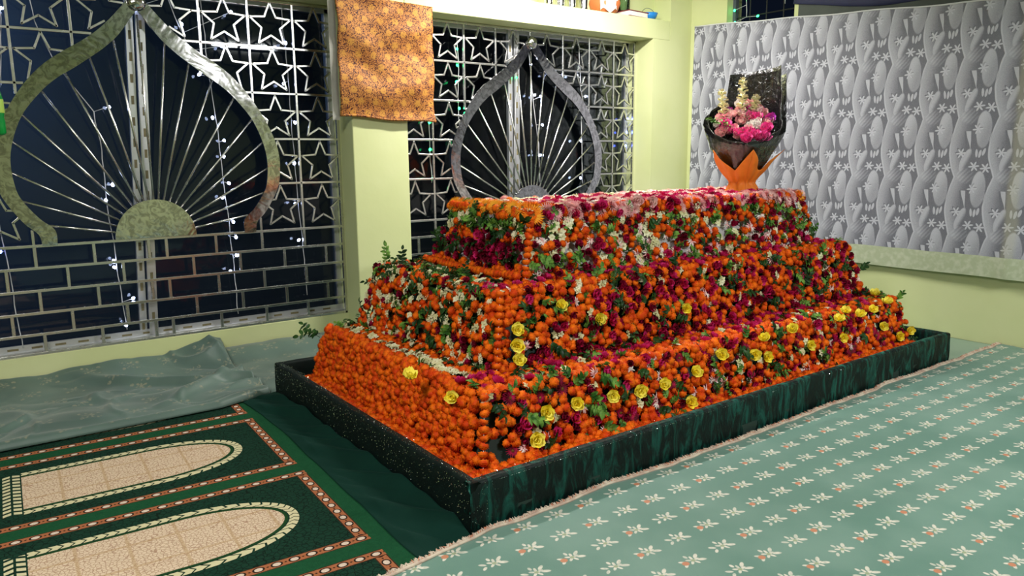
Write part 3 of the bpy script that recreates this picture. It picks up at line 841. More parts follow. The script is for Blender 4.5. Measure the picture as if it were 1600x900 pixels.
# sequins
b = MB(); rnd = random.Random(5)
def disc(c, nrm, r_):
    n_ = Vector(nrm).normalized(); a = n_.orthogonal().normalized(); bb = n_.cross(a); c = Vector(c)
    b.add([c + (a*math.cos(k*PI/3)+bb*math.sin(k*PI/3))*r_ for k in range(6)], [tuple(range(6))])
for k in range(3600):
    y = rnd.uniform(.0, KY1-KY0); t_ = rnd.random()
    j = lambda: rnd.gauss(0, .5)
    if t_ < .62: disc((-.0055+.002*rnd.random(), y, KH-abs(rnd.gauss(0, .085)) if rnd.random() < .8 else rnd.uniform(.01, KH)), (-1, j(), j()), rnd.uniform(.0009, .0019))
    else: disc((rnd.uniform(0.002, .045), y, KH+.004), (j(), j(), 1), rnd.uniform(.0007, .0014))
for k in range(900):
    x = min(3.4, rnd.expovariate(1.3)) if rnd.random() < .7 else rnd.uniform(0, KX1-KX0); j = lambda: rnd.gauss(0, .5)
    if rnd.random() < .5 and x < 3.4: disc((x, -.006, rnd.uniform(.02, KH) if x < .12 else KH-.01), (j(), -1, j()), rnd.uniform(.0006, .0013))
    else: disc((x, rnd.uniform(.004, .04), KH+.004), (j(), j(), 1), rnd.uniform(.0006, .0013))
v_ = b.v; b.v = [p for p in v_ if abs(p[2]) < .3 and p[2] > -.0]
if len(b.v) != len(v_): b.v = [(p[0], p[1], max(p[2], .004)) for p in v_]
tag(b.build('sequins', M_sequin, kr), 'tiny silver sequins', kind='stuff')

# ------------------------------------------------------------------ stepped grave tiers
TIERS = [((1.48, 4.74, 2.20, 3.86, .06), (1.55, 4.68, 2.29, 3.76, .383), M_dgreen),
         ((1.73, 4.60, 2.47, 3.76, .383), (1.82, 4.54, 2.57, 3.67, .712), M_dgreen),
         ((2.04, 4.36, 2.68, 3.48, .712), (2.13, 4.30, 2.76, 3.41, 1.043), M_white)]
gr = tag(empty('stepped_grave', (1.48, 2.20, .06)), 'three-tiered cloth-covered grave under the heaped flowers', 'grave')
for bt, tp, m_ in TIERS:
    b = MB(); v = []
    s_ = .018
    for (x0, x1, y0, y1, z) in (bt, tp):
        v += [(x0+s_, y0+s_, z), (x1-s_, y0+s_, z), (x1-s_, y1-s_, z), (x0+s_, y1-s_, z)]
    v = [(p[0]-1.48, p[1]-2.20, p[2]-.06 - (.012 if i > 3 else 0)) for i, p in enumerate(v)]
    b.add(v, [(0,3,2,1),(4,5,6,7),(0,1,5,4),(1,2,6,5),(2,3,7,6),(3,0,4,7)]); b.build('tier', m_, gr, bevel=.02)

# ------------------------------------------------------------------ flower meshes
def petal(b, az, tilt, L_, W_, curl=.3, r0=0, z0=0, mi=0, n=3, pointy=.5, cup=.25):
    ca, sa = math.cos(az), math.sin(az); v = []
    for j in range(n+1):
        t = j/n; e = tilt + curl*t
        wv = W_*(math.sin(min(1, .12+t*.95)*PI)**pointy if t < .98 else .22)
        d = r0 + L_*t*math.cos(e) ; h = z0 + L_*t*math.sin(e)
        for s in (-1, 0, 1):
            hh = h + (cup*W_ if s else 0)*(1); x = d; y = s*wv*.5
            v.append((x*ca-y*sa, x*sa+y*ca, hh))
    b.add(v, [(j*3+i, j*3+i+1, (j+1)*3+i+1, (j+1)*3+i) for j in range(n) for i in (0, 1)], mi)
def marigold_mb(R=.0195, rings=6, n=16, seed=0):
    rnd = random.Random(seed); b = MB(); v = []; 
    for i in range(rings):
        for k2, (rad, dth) in enumerate(((1.03, 0), (.70, .5))):
            th = (.10 + (i+dth)*(2.25/rings))
            for k in range(n):
                a = 2*PI*(k + .5*(i % 2))/n
                rr = R*rad*(1 + (.10 if (k % 2) else -.12)*(1-k2) + rnd.uniform(-.07, .07))
                v.append((rr*math.sin(th)*math.cos(a), rr*math.sin(th)*math.sin(a), rr*math.cos(th)*.80))
    m_ = rings*2
    fs = [(i*n+k, (i+1)*n+k, (i+1)*n+(k+1) % n, i*n+(k+1) % n) for i in range(m_-1) for k in range(n)]
    v.append((0, 0, R*.70)); fs += [(len(v)-1, k, (k+1) % n) for k in range(n)]
    v.append((0, 0, -R*.35)); fs += [((m_-1)*n+k, len(v)-1, (m_-1)*n+(k+1) % n) for k in range(n)]
    b.add(v, fs)
    return b
def rose_mb(R, seed, mats=2, openn=.5):
    rnd = random.Random(seed); b = MB()
    for ring, (n, f, t, z) in enumerate(((6, 1.0, .18*openn, 0), (5, .78, .75*openn+.1, .1), (4, .52, 1.15*openn+.3, .18), (3, .30, 1.35, .25))):
        for k in range(n):
            petal(b, 2*PI*(k+.5*ring)/n + rnd.uniform(-.15, .15), t+rnd.uniform(-.1, .1), R*f*rnd.uniform(.9, 1.08), R*f*1.05, .55, R*.05, R*z, 0 if ring < 3 else 1, 3, .45, .18)
    return b
def daisy_mb(R, rings, n, mi_core=True, seed=0, width=.22, up=.15):
    rnd = random.Random(seed); b = MB()
    for r_ in range(rings):
        for k in range(n):
            petal(b, 2*PI*(k+.5*r_)/n, up + r_*.30 + rnd.uniform(-.08, .08), R*(1-.20*r_)*rnd.uniform(.9, 1.05), R*width, -.15, R*.08, R*.06*r_, 0, 2, .35, .15)
    if mi_core: b.lathe([(R*.24, R*.08), (R*.2, R*.2), (0, R*.25)], 10, mi=1)
    return b
def blossom_mb(seed):
    rnd = random.Random(seed); b = MB()
    for q in range(2 + seed % 2):
        c = Vector((rnd.uniform(-.012, .012), rnd.uniform(-.012, .012), rnd.uniform(0, .006)))
        s = MB()
        for k in range(6): petal(s, k*PI/3+rnd.random()*.3, rnd.uniform(.35, .8), .0145, .0125, -.5, .002, 0, 0, 2, .4, .1)
        s.lathe([(.003, 0), (.003, .006), (0, .008)], 6)
        b.add([Vector(p)+c for p in s.v], s.f)
        b.m = b.m
    return b
def drooping_mb(seed):    # thin hanging petals
    rnd = random.Random(seed); b = MB()
    for k in range(14):
        a = 2*PI*k/14; petal(b, a, rnd.uniform(.2, 1.1), rnd.uniform(.018, .026), .0052, -.9, .002, 0, 0 if rnd.random() < .6 else 1, 3, .3, .1)
    return b
def sprig_mb(seed, n=6, L_=.07, leafL=.030, up=.4):
    rnd = random.Random(seed); b = MB(); pts = []
    d = Vector((1, 0, up)).normalized(); p = Vector((0, 0, 0)); bend = rnd.uniform(-.5, .5)
    for k in range(n+1):
        pts.append(p.copy()); p = p + d*(L_/n); d = (d + Vector((0, bend/n, -.08))).normalized()
    b.tube(pts, [.0015*(1-.6*k/n) for k in range(n+1)], 5, mi=1)
    for k in range(1, n+1):
        for s in ((1, -1) if k < n else (0,)):
            s_ = MB(); ll = leafL*rnd.uniform(.75, 1.15)
            petal(s_, 0, rnd.uniform(-.1, .5), ll, ll*.58, -.5, 0, 0, 0, 4, .62, .18)
            rot = Matrix.Rotation(s*rnd.uniform(.7, 1.2) + rnd.uniform(-.2, .2), 4, 'Z') @ Matrix.Rotation(rnd.uniform(-.4, .4), 4, 'X')
            b.add([rot @ Vector(q) + pts[k] for q in s_.v], s_.f, 0)
    return b
ME = {
 'marigold': [marigold_mb(seed=i).mesh('marigold', M_mari) for i in range(5)],
 'maroon_rose': [rose_mb(.021, i, openn=.9).mesh('maroon_rose', [M_maroon, M_crimson]) for i in range(4)],
 'crimson_rose': [rose_mb(.024, 10+i, openn=.7).mesh('crimson_rose', [M_crimson, M_maroon]) for i in range(4)],
 'yellow_rose': [rose_mb(.034, 20+i, openn=.45).mesh('yellow_rose', [M_yellow, M_yellow_core]) for i in range(4)],
 'cream_blossom': [blossom_mb(i).mesh('cream_blossom', M_cream) for i in range(4)],
 'pink_blossom': [drooping_mb(i).mesh('pink_blossom', [M_pink, M_white_f]) for i in range(4)],
 'white_daisy': [daisy_mb(.024, 2, 16, True, i, .2).mesh('white_daisy', [M_white_f, M_yellow_core]) for i in range(2)],
 'pink_daisy': [daisy_mb(.030, 3, 20, False, i, .17).mesh('pink_daisy', [M_pink, M_pink]) for i in range(3)],
 'maroon_daisy': [daisy_mb(.026, 2, 18, True, i, .17).mesh('maroon_daisy', [M_maroon, M_brown]) for i in range(3)],
 'orange_gerbera': [daisy_mb(.052, 2, 26, True, i, .16, .02).mesh('orange_gerbera', [M_gerb, M_brown]) for i in range(3)],
 'leaf_sprig': [sprig_mb(i, 4, .045, .024).mesh('leaf_sprig', [M_leaf, M_leaf_d]) for i in range(5)],
 'dark_leaf_sprig': [sprig_mb(30+i, 4, .05, .026).mesh('dark_leaf_sprig', [M_leaf_d, M_leaf_d]) for i in range(4)],
}
CAT = {'marigold': 'flower', 'leaf_sprig': 'leaves', 'dark_leaf_sprig': 'leaves'}
LOOK = {'marigold': 'orange marigold head', 'maroon_rose': 'dark maroon rose head', 'crimson_rose': 'bright crimson rose head', 'yellow_rose': 'yellow rose',
        'cream_blossom': 'small cream blossom cluster', 'pink_blossom': 'pink and white blossom with thin drooping petals', 'white_daisy': 'white daisy-like flower',
        'pink_daisy': 'pale pink shaggy chrysanthemum', 'maroon_daisy': 'maroon chrysanthemum', 'orange_gerbera': 'large orange gerbera',
        'leaf_sprig': 'fresh green leaf sprig', 'dark_leaf_sprig': 'dark green leaf sprig'}
def basis(nrm, jit, rnd):
    n_ = Vector(nrm).normalized() + Vector((rnd.gauss(0, jit), rnd.gauss(0, jit), rnd.gauss(0, jit))); n_.normalize()
    a = n_.orthogonal().normalized(); b_ = n_.cross(a); t = rnd.uniform(0, 2*PI)
    x = a*math.cos(t)+b_*math.sin(t); y = n_.cross(x)
    return Matrix(((x.x, y.x, n_.x), (x.y, y.y, n_.y), (x.z, y.z, n_.z)))
ITEMS = []     # (kind, pos, rot3, scale, region)
def put(kind, p, nrm, sc_, region, jit=.22, rnd=random): ITEMS.append((kind, Vector(p), basis(nrm, jit, rnd), sc_, region, Vector(nrm)))
def choose(wts, r):
    s = sum(wts.values()); r *= s
    for k, w_ in wts.items():
        r -= w_
        if r <= 0: return k
    return k
FR = random.Random(21)
YR = []   # yellow rose spots keep a little room around them
def fill(A, B, C, D, nrm, region, wf, sp=.033, off=.008, cluster=.045, jit=.25):
    A, B, C, D = map(Vector, (A, B, C, D))
    Lu = ((B-A).length + (C-D).length)/2; Lv = ((D-A).length+(C-B).length)/2
    nv_ = max(1, round(Lv/(sp*.88))); nu_ = max(1, round(Lu/sp))
    for j in range(nv_+1):
        for i in range(nu_+1):
            u = (i + (.5 if j % 2 else 0) + FR.uniform(-.34, .34))/nu_; v = (j + FR.uniform(-.30, .30))/nv_
            if u > 1.01: continue
            u = max(0, u); v = min(1, max(0, v))
            p = A.lerp(B, u).lerp(D.lerp(C, u), v)
            if any((p-q).length < .034 for q in YR): continue
            g = (mnoise.noise(p/cluster)*1.5 + .5)*.62 + FR.random()*.38
            g2 = mnoise.noise(p/cluster + Vector((31, 7, 3)))
            k = wf(u, v, min(.999, max(0, g)), g2)
            if k is None: continue
            rough = FR.uniform(-.006, .014)
            pp = p + Vector(nrm)*(off + rough)
            put(k, pp, nrm, FR.uniform(.88, 1.32)*(1.12 if k != 'marigold' else 1.0), region, jit if 'leaf' not in k else .45, FR)
def mixer(base):
    ks = list(base)
    def f(u, v, g, g2):
        r = FR.random()
        w_ = dict(base)
        for q, k in enumerate(ks):
            if k != 'marigold': w_[k] *= max(.05, 1 + 2.4*mnoise.noise(Vector((u*9 + q*13, v*4 + q*5, q*3.1))))
        return choose(w_, r)
    return f

# yellow roses, each with its own place
import itertools
def on_front(t, x, v):     # long side of tier t at height fraction v
    b_, tp, _ = TIERS[t]; y = b_[2]+(tp[2]-b_[2])*v; z = b_[4]+(tp[4]-b_[4])*v
    n = Vector((0, -(tp[4]-b_[4]), tp[2]-b_[2])).normalized() ; n = Vector((0, -abs(n.y), abs(n.z)))
    return Vector((x, y, z)), n
def on_left(t, y, v):
    b_, tp, _ = TIERS[t]; x = b_[0]+(tp[0]-b_[0])*v; z = b_[4]+(tp[4]-b_[4])*v
    return Vector((x, y, z)), Vector((-1, 0, .25)).normalized()
def on_top(t, x, y): return Vector((x, y, TIERS[t][1][4])), Vector((0, 0, 1))
def pix(px, py, t, where):
    v = Vector(((px-800)/1170.42, -(py-450)/1170.42, -1)); d = Vector((AX[0].dot(v), AX[1].dot(v), AX[2].dot(v)))
    b_, tp, _ = TIERS[t]
    if where == 'F': Q = Vector((b_[0], b_[2], b_[4])); n = on_front(t, 0, 0)[1]
    elif where == 'L': Q = Vector((b_[0], b_[2], b_[4])); n = Vector((-(tp[4]-b_[4]), 0, tp[0]-b_[0])).normalized()
    else: Q = Vector((0, 0, tp[4])); n = Vector((0, 0, 1))
    s = (Q-CAMP).dot(n)/d.dot(n)
    return CAMP + d*s, n
YEL = [
 (800,517,1,'F','yellow rose, top of the upright column of three near the middle tier corner'),
 (800,541,1,'F','yellow rose, middle of the upright column of three near the middle tier corner'),
 (803,564,1,'F','yellow rose, lowest of the upright column of three near the middle tier corner'),
 (869,480,1,'F','yellow rose high on the middle tier, first right of the column of three'),
 (928,500,1,'F','yellow rose high on the middle tier, second right of the column of three'),
 (1064,483,1,'F','small yellow rose alone at mid height of the middle tier'),
 (640,601,0,'T','yellow rose lying on the lowest tier ledge, on the short left side'),
 (718,622,0,'L','yellow rose at the top of the short left side, beside the nearest corner'),
 (829,687,0,'F','yellow rose lowest on the long side, nearest the velvet kerb corner'),
 (845,645,0,'F','yellow rose just above the lowest one by the kerb corner'),
 (893,631,0,'F','flat yellow rose right of the pair by the kerb corner'),
 (948,619,0,'F','small yellow rose left of a leaf bunch on the lowest tier'),
 (991,611,0,'F','pale yellow bud near the centre of the lowest tier'),
 (1029,601,0,'F','yellow rose on the lowest tier directly left of the big high bloom'),
 (1069,628,0,'F','yellow rose hanging lowest along the middle of the long side'),
 (1078,583,0,'F','yellow rose between the hanging low one and the big bloom'),
 (1118,555,0,'F','large open yellow rose at the top edge of the lowest tier, middle'),
 (1170,556,0,'F','yellow rose, left of a trio on the lowest tier'),
 (1189,558,0,'F','yellow rose, small low one of a trio on the lowest tier'),
 (1195,541,0,'T','yellow rose, upper right of a trio on the lowest tier'),
 (1238,525,0,'T','tall yellow rose on the lowest tier ledge, just right of the trio'),
 (1256,541,0,'F','yellow rose bud below the tall one on the ledge'),
 (1308,529,0,'F','yellow rose beneath the far cluster, hanging over the edge'),
 (1311,510,0,'T','yellow rose, leftmost of the far cluster'),
 (1321,496,0,'T','flat yellow rose at the back of the far cluster'),
 (1343,502,0,'T','yellow rose in the centre of the far cluster'),
 (1363,494,0,'T','yellow rose right of centre in the far cluster'),
 (1371,511,0,'F','flat yellow rose on the front edge of the far cluster'),
 (1386,482,0,'T','large yellow rose near the far end of the lowest ledge'),
 (1366,468,0,'T','flat yellow rose farthest back at the far end of the ledge'),
 (1395,527,0,'F','small yellow rose low on the long side at the far end'),
 (1413,517,0,'F','yellow rose at the far end corner of the lowest tier'),
]
yel = []
for px, py, t, wh, lab in YEL:
    p, n = pix(px, py, t, wh); YR.append(p)
    vw = (CAMP-p).normalized()
    yel.append((p + n*.032, (n + vw*.9 + Vector((FR.uniform(-.2, .2), FR.uniform(-.2, .2), .1))).normalized(), lab, FR.uniform(.90, 1.12)))
def spots(t):
    b_, tp, _ = TIERS[t]; return b_, tp
# short left sides
def facesL(t):
    b_, tp = spots(t)
    return (b_[0], b_[2], b_[4]), (b_[0], b_[3], b_[4]), (tp[0], tp[3], tp[4]), (tp[0], tp[2], tp[4])
def facesF(t):
    b_, tp = spots(t)
    return (b_[0], b_[2], b_[4]), (b_[1], b_[2], b_[4]), (tp[1], tp[2], tp[4]), (tp[0], tp[2], tp[4])
NL, NF, NT = Vector((-1, 0, .2)).normalized(), Vector((0, -1, .25)).normalized(), Vector((0, 0, 1))
fill(*facesL(0), NL, 'L0', lambda u, v, g, g2: ('marigold' if u > .035 and not (v > .93 and FR.random() < .15) else (None if FR.random() < .75 else 'marigold')), sp=.031)
fill(*facesL(1), NL, 'L1', mixer({'marigold': 5.2, 'cream_blossom': 2.2, 'dark_leaf_sprig': 1.6, 'leaf_sprig': .9, 'maroon_rose': .6}), sp=.033)
def wl3(u, v, g, g2):
    v = v + FR.uniform(-.06, .06)
    if v > .90: return choose({'marigold': 5, 'leaf_sprig': 1}, FR.random())
    if v > .70: return choose({'leaf_sprig': 4, 'cream_blossom': 2, 'dark_leaf_sprig': 2, 'marigold': .3}, FR.random())
    if v > .55: return choose({'marigold': 3, 'cream_blossom': 1, 'maroon_rose': 1, 'dark_leaf_sprig': 2.5}, FR.random())
    if v > .22: return choose({'maroon_rose': 5, 'dark_leaf_sprig': 2.4, 'crimson_rose': .8, 'marigold': .5}, FR.random())
    if v > .05: return 'marigold'
    return choose({'dark_leaf_sprig': 3, 'cream_blossom': 1}, FR.random())
fill(*facesL(2), NL, 'L2', wl3, sp=.033)
# long sides
def wf0(u, v, g, g2):
    if u < .04 and .0 < v < .9: return None if FR.random() < .65 else 'marigold'
    return MF0(u*3, v, g, g2)
MF0 = mixer({'marigold': 8.5, 'maroon_rose': 1.1, 'crimson_rose': .5, 'maroon_daisy': 1.1, 'pink_blossom': .5, 'leaf_sprig': 1.1, 'dark_leaf_sprig': .9, 'cream_blossom': .8})
MF1 = mixer({'marigold': 6.5, 'maroon_rose': 2.1, 'crimson_rose': .9, 'leaf_sprig': 1.2, 'dark_leaf_sprig': 1.5, 'cream_blossom': .7, 'pink_blossom': .2})
MF2 = mixer({'marigold': 4.2, 'maroon_rose': 1.5, 'leaf_sprig': 1.5, 'dark_leaf_sprig': .9, 'cream_blossom': 1.2, 'pink_blossom': 1.5, 'crimson_rose': .5})
def wf1(u, v, g, g2):
    if u < .05: return 'marigold'
    if v < .10: return choose({'crimson_rose': 2, 'maroon_rose': 2, 'marigold': 3, 'dark_leaf_sprig': 1.2}, FR.random())
    return MF1(u*3, v, g, g2)
def wf2(u, v, g, g2):
    if v > .86: return choose({'marigold': 2.2, 'pink_daisy': 1.8, 'crimson_rose': 1.4, 'maroon_rose': .6, 'white_daisy': .4}, FR.random())
    if v > .62: return choose({'marigold': 2.6, 'leaf_sprig': 2.6, 'cream_blossom': 1.2, 'maroon_rose': .8, 'pink_blossom': .6}, FR.random())
    if FR.random() < .17: return None
    return MF2(u*3, v, g, g2)
fill(*facesF(0), NF, 'F0', wf0)
fill(*facesF(1), NF, 'F1', wf1)
fill(*facesF(2), NF, 'F2', wf2)
# ledges: front strips and left strips
def ledge_front(t, region, wts):
    tp = TIERS[t][1]; nb = TIERS[t+1][0]; z = tp[4]
    fill((tp[0], tp[2], z), (tp[1], tp[2], z), (tp[1], nb[2]+.01, z), (tp[0], nb[2]+.01, z), (0, -.2, 1), region, wts, off=.004)
def ledge_left(t, region, wts):
    tp = TIERS[t][1]; nb = TIERS[t+1][0]; z = tp[4]
    fill((tp[0], nb[2], z), (tp[0], tp[3], z), (nb[0]+.01, tp[3], z), (nb[0]+.01, nb[2], z), (-.2, 0, 1), region, wts, off=.004)
ledge_front(0, 'F0', lambda u, v, g, g2: choose({'marigold': 7, 'crimson_rose': 2.0, 'maroon_rose': 1.0, 'dark_leaf_sprig': 1, 'leaf_sprig': .6, 'cream_blossom': .5} if v > .45 else {'marigold': 8, 'crimson_rose': .8, 'leaf_sprig': 1, 'cream_blossom': .5}, FR.random()))
ledge_front(1, 'F1', lambda u, v, g, g2: choose({'marigold': 8, 'crimson_rose': 1.5, 'leaf_sprig': .7, 'cream_blossom': .4, 'pink_blossom': .2} if v < .6 else {'marigold': 4, 'crimson_rose': 3, 'maroon_rose': 1.5, 'pink_daisy': .6, 'dark_leaf_sprig': 1}, FR.random()))
def ll0(u, v, g, g2):
    if v < .22: return 'marigold'
    if v < .50: return choose({'cream_blossom': 6, 'marigold': .8, 'leaf_sprig': .4}, FR.random())
    if v < .78: return choose({'marigold': 5, 'cream_blossom': 1, 'dark_leaf_sprig': .5}, FR.random())
    return choose({'dark_leaf_sprig': 3, 'marigold': 2, 'maroon_rose': 1, 'cream_blossom': 1.2}, FR.random())
ledge_left(0, 'L0', ll0)
ledge_left(1, 'L1', lambda u, v, g, g2: choose({'marigold': 3, 'cream_blossom': 2, 'dark_leaf_sprig': 2.5, 'leaf_sprig': 1.6, 'maroon_rose': .5}, FR.random()))
# hidden far ledges get the same marigolds
for t in (0, 1):
    tp = TIERS[t][1]; nb = TIERS[t+1][0]; z = tp[4]
    fill((nb[1], tp[2], z), (tp[1], tp[2], z), (tp[1], tp[3], z), (nb[1], tp[3], z), NT, 'E%d' % t, mixer({'marigold': 6, 'crimson_rose': 1, 'leaf_sprig': 1}))
# top of the tomb in rows
def wtop(u, v, g, g2):
    v2 = v + FR.uniform(-.03, .03)
    if u < .10: return choose({'orange_gerbera': .35, 'marigold': 4, 'cream_blossom': 1.5}, FR.random())
    if v2 < .06: return choose({'marigold': 1.6, 'crimson_rose': 1.3, 'pink_daisy': 3, 'white_daisy': 1}, FR.random())
    if v2 < .20: return choose({'pink_daisy': 5, 'white_daisy': 1.2, 'crimson_rose': .6, 'marigold': .5}, FR.random())
    if v2 < .30: return choose({'crimson_rose': 3, 'maroon_rose': .8, 'white_daisy': 3, 'pink_daisy': 1}, FR.random())
    if v2 < .56: return choose({'white_daisy': 3, 'pink_daisy': 4, 'cream_blossom': 1}, FR.random())
    if v2 < .68: return choose({'crimson_rose': 4, 'white_daisy': 1, 'marigold': .8}, FR.random())
    return choose({'cream_blossom': 3, 'white_daisy': 3, 'pink_daisy': 1.5, 'marigold': .6}, FR.random())
tp = TIERS[2][1]
fill((tp[0], tp[2], tp[4]), (tp[1], tp[2], tp[4]), (tp[1], tp[3], tp[4]), (tp[0], tp[3], tp[4]), NT, 'T', wtop, sp=.035, off=.0)
# bed inside the kerb
fill((KX0+.055, KY0+.06, .10), (KX0+.055, KY1-.16, .10), (1.455, KY1-.16, .108), (1.455, KY0+.10, .108), NT, 'B', lambda u, v, g, g2: 'marigold', sp=.025, off=.004)
fill((KX0+.05, KY0+.055, .10), (4.72, KY0+.055, .10), (4.72, 2.20, .115), (KX0+.05, 2.20, .115), NT, 'B', lambda u, v, g, g2: 'marigold', sp=.032, off=.012)
# petal mulch that carries the bed
b = MB(); b.grid(lambda u, v: (KX0+.047+(KX1-KX0-.30)*u, KY0+.047+(KY1-KY0-.18)*v, .098+.012*nn(u*90, v*60)), 200, 110)
tag(b.build('marigold_petal_bed', M_mari_core, smooth=True), 'loose orange petals filling the trough inside the kerb', 'petals', kind='stuff')
# gerberas along the short top edge of the tomb
for k in range(9):
    y = tp[2]+.03+k*.075
    put('orange_gerbera', (tp[0]-.006, y, tp[4]+.012), (-1, -.3, .8), .85, 'L2', .12, FR)
put('orange_gerbera', (tp[0]+.01, tp[2]-.022, tp[4]-.02), (-.5, -1, .3), 1.15, 'G', .02, FR)
put('orange_gerbera', (4.28, tp[2]-.02, tp[4]-.01), (-.1, -1, .5), .9, 'G2', .02, FR)

# ---------------- garlands strung down the corners: things of their own with their heads as parts
MARI = ME['marigold']
def garland(pts, label, sp=.030, sc_=1.05, out=None):
    pts = [Vector(p) for p in pts]; g = tag(empty('marigold_garland', pts[0]), label, 'garland')
    b = MB(); b.tube([p-pts[0] for p in pts], .0015, 4); b.build('thread', M_wire, g)
    tot = sum((q-p).length for p, q in zip(pts, pts[1:])); n = min(98, int(tot/sp)); acc = 0; seg = 0
    for k in range(n+1):
        s = tot*k/n; a = 0
        for p, q in zip(pts, pts[1:]):
            L_ = (q-p).length
            if s <= a+L_+1e-6: c = p.lerp(q, (s-a)/L_); d = (q-p).normalized(); break
            a += L_
        o = bpy.data.objects.new('marigold', MARI[k % 5]); col.objects.link(o); o.parent = g
        R_ = basis(out or d, .2 if out is None else .35, FR).to_4x4(); o.matrix_local = Matrix.Translation(c-pts[0] + Vector((FR.uniform(-.002, .002), FR.uniform(-.002, .002), 0))) @ R_ @ Matrix.Scale(sc_*FR.uniform(.92, 1.08), 4)
c0b, c0t = TIERS[0][0], TIERS[0][1]
garland([(c0t[0]-.01, c0t[2]-.02, c0t[4]+.01), (c0b[0]-.01, c0b[2]-.015, .11)], 'orange marigold garland hanging down the nearest corner of the lowest tier')
c1b, c1t = TIERS[1][0], TIERS[1][1]
garland([(c1t[0]-.005, c1t[2]-.025, c1t[4]+.01), (c1b[0]-.005, c1b[2]-.02, .41)], 'orange marigold garland hanging down the corner of the middle tier')
c2b, c2t = TIERS[2][0], TIERS[2][1]
garland([(c2t[0]-.005, c2t[2]-.03, c2t[4]-.03), (c2b[0]-.005, c2b[2]-.022, .742)], 'orange marigold garland hanging down the corner of the top tier', sp=.028)
garland([(KX0+.06, KY0+.065, .135), (KX0+1.75, KY0+.068, .137)], 'orange marigold garland laid along the trough, nearer half of the long side', sp=.022, sc_=.95, out=(.4, -.7, .8))
garland([(KX0+1.78, KY0+.068, .137), (KX0+3.42, KY0+.068, .137)], 'orange marigold garland laid along the trough, farther half of the long side', sp=.022, sc_=.95, out=(.4, -.7, .8))
garland([(c2b[0]-.045, c2b[2]-.01, .765), (c2b[0]-.05, (c2b[2]+c2b[3])/2, .752), (c2b[0]-.045, c2b[3], .765)], 'orange marigold garland along the foot of the top tier, short side', sp=.028, out=(-1, -.2, .5))

# ---------------- link the flowers
REG = {'L0': "the lowest tier's short left side", 'L1': "the middle tier's short left side", 'L2': "the top tier's short left side",
       'F0': "the lowest tier's long side", 'F1': "the middle tier's long side", 'F2': "the top tier's long side",
       'T': 'the flat top of the tomb', 'B': 'the trough inside the velvet kerb', 'E0': 'the far end of the lowest ledge', 'E1': 'the far end of the middle ledge'}
def spot(reg, p):
    if reg[0] in 'LFT' or reg == 'B':
        t = {'T': 2, 'B': 0}.get(reg, None); t = int(reg[1]) if t is None else t
        b_, tp_, _ = TIERS[t]
        if reg[0] == 'L':
            f = (p.y-b_[2])/(b_[3]-b_[2]); a = 'nearest corner' if f < .33 else ('midway along' if f < .67 else 'towards the window')
        else:
            f = (p.x-b_[0])/(b_[1]-b_[0]); a = ('by the near corner', 'left of centre', 'at the centre', 'right of centre', 'at the far end')[max(0, min(4, int(f*5)))]
        if reg[0] in 'TB': return ', ' + a
        h = (p.z-b_[4])/(tp_[4]-b_[4]); return ', ' + ('low' if h < .35 else 'mid-height' if h < .7 else 'high') + ', ' + a
    return ''
def place(kind, p, R_, s, label, group=None):
    o = bpy.data.objects.new(kind, FR.choice(ME[kind])); col.objects.link(o)
    o.matrix_world = Matrix.Translation(p) @ R_.to_4x4() @ Matrix.Scale(s, 4)
    tag(o, label, CAT.get(kind, 'flower'), group); return o
def as_stuff(name, lst, label, cat):
    vs_, fs, ms, off_ = [], [], [], 0
    cache = {}
    for kind, p, R_, s, reg, n_ in lst:
        me = FR.choice(ME[kind])
        if me.name not in cache:
            v = np.empty(len(me.vertices)*3); me.vertices.foreach_get('co', v); v = v.reshape(-1, 3)
            cache[me.name] = (v, [tuple(q.vertices) for q in me.polygons], [q.material_index for q in me.polygons])
        v, f_, mi = cache[me.name]
        vs_.append((v*s) @ np.array(R_).T + np.array(p))
        fs += [tuple(i+off_ for i in q) for q in f_]; ms += mi; off_ += len(v)
    me = bpy.data.meshes.new(name); me.from_pydata(np.concatenate(vs_).tolist(), [], fs)
    for m_ in ME[lst[0][0]][0].materials: me.materials.append(m_)
    me.polygons.foreach_set('material_index', ms); me.polygons.foreach_set('use_smooth', [True]*len(fs)); me.update()
    o = bpy.data.objects.new(name, me); col.objects.link(o); tag(o, label, cat, kind='stuff')
by = {}
for it in ITEMS: by.setdefault(it[0], []).append(it)
GER = {}
for kind, lst in by.items():
    def w_(it):
        v = CAMP-it[1]; return -max(.05, v.normalized().dot(it[5].normalized()))/v.length_squared*(it[3]**2)
    lst.sort(key=w_)
    for it in lst[:300]:
        _, p, R_, s, reg, n_ = it
        if reg == 'G': place(kind, p, R_, s, 'largest orange gerbera, facing out from the corner of the top tier'); continue
        if reg == 'G2': place(kind, p, R_, s, 'orange gerbera at the far right end of the top tier'); continue
        place(kind, p, R_, s, '%s on %s%s' % (LOOK[kind].replace('pink and white blossom with thin drooping petals', 'drooping pink-white blossom'), REG[reg], spot(reg, p)), '%ss on %s%s' % (kind.replace('_', ' '), REG[reg], spot(reg, p)))
    if len(lst) > 300: as_stuff(kind + '_mass', lst[300:], 'remaining mass of %ss covering the farther tiers' % LOOK[kind], CAT.get(kind, 'flower'))
for p, n, lab, s in yel:
    place('yellow_rose', p, basis(n, .08, FR), s, lab)

# two large pink roses on the tomb edge
ME['pink_rose'] = [rose_mb(.040, 77, openn=.7).mesh('pink_rose', [M_pink, M_magenta])]
for px, py, lab in ((1012, 314, 'big magenta-centred pink rose on the top front edge'), (990, 312, 'big pale pink rose on the top front edge, left of the magenta-centred one')):
    p, n = pix(px, py+3, 2, 'F'); place('pink_rose', p + n*.02, basis((n+(CAMP-p).normalized()), .05, FR), .95, lab)

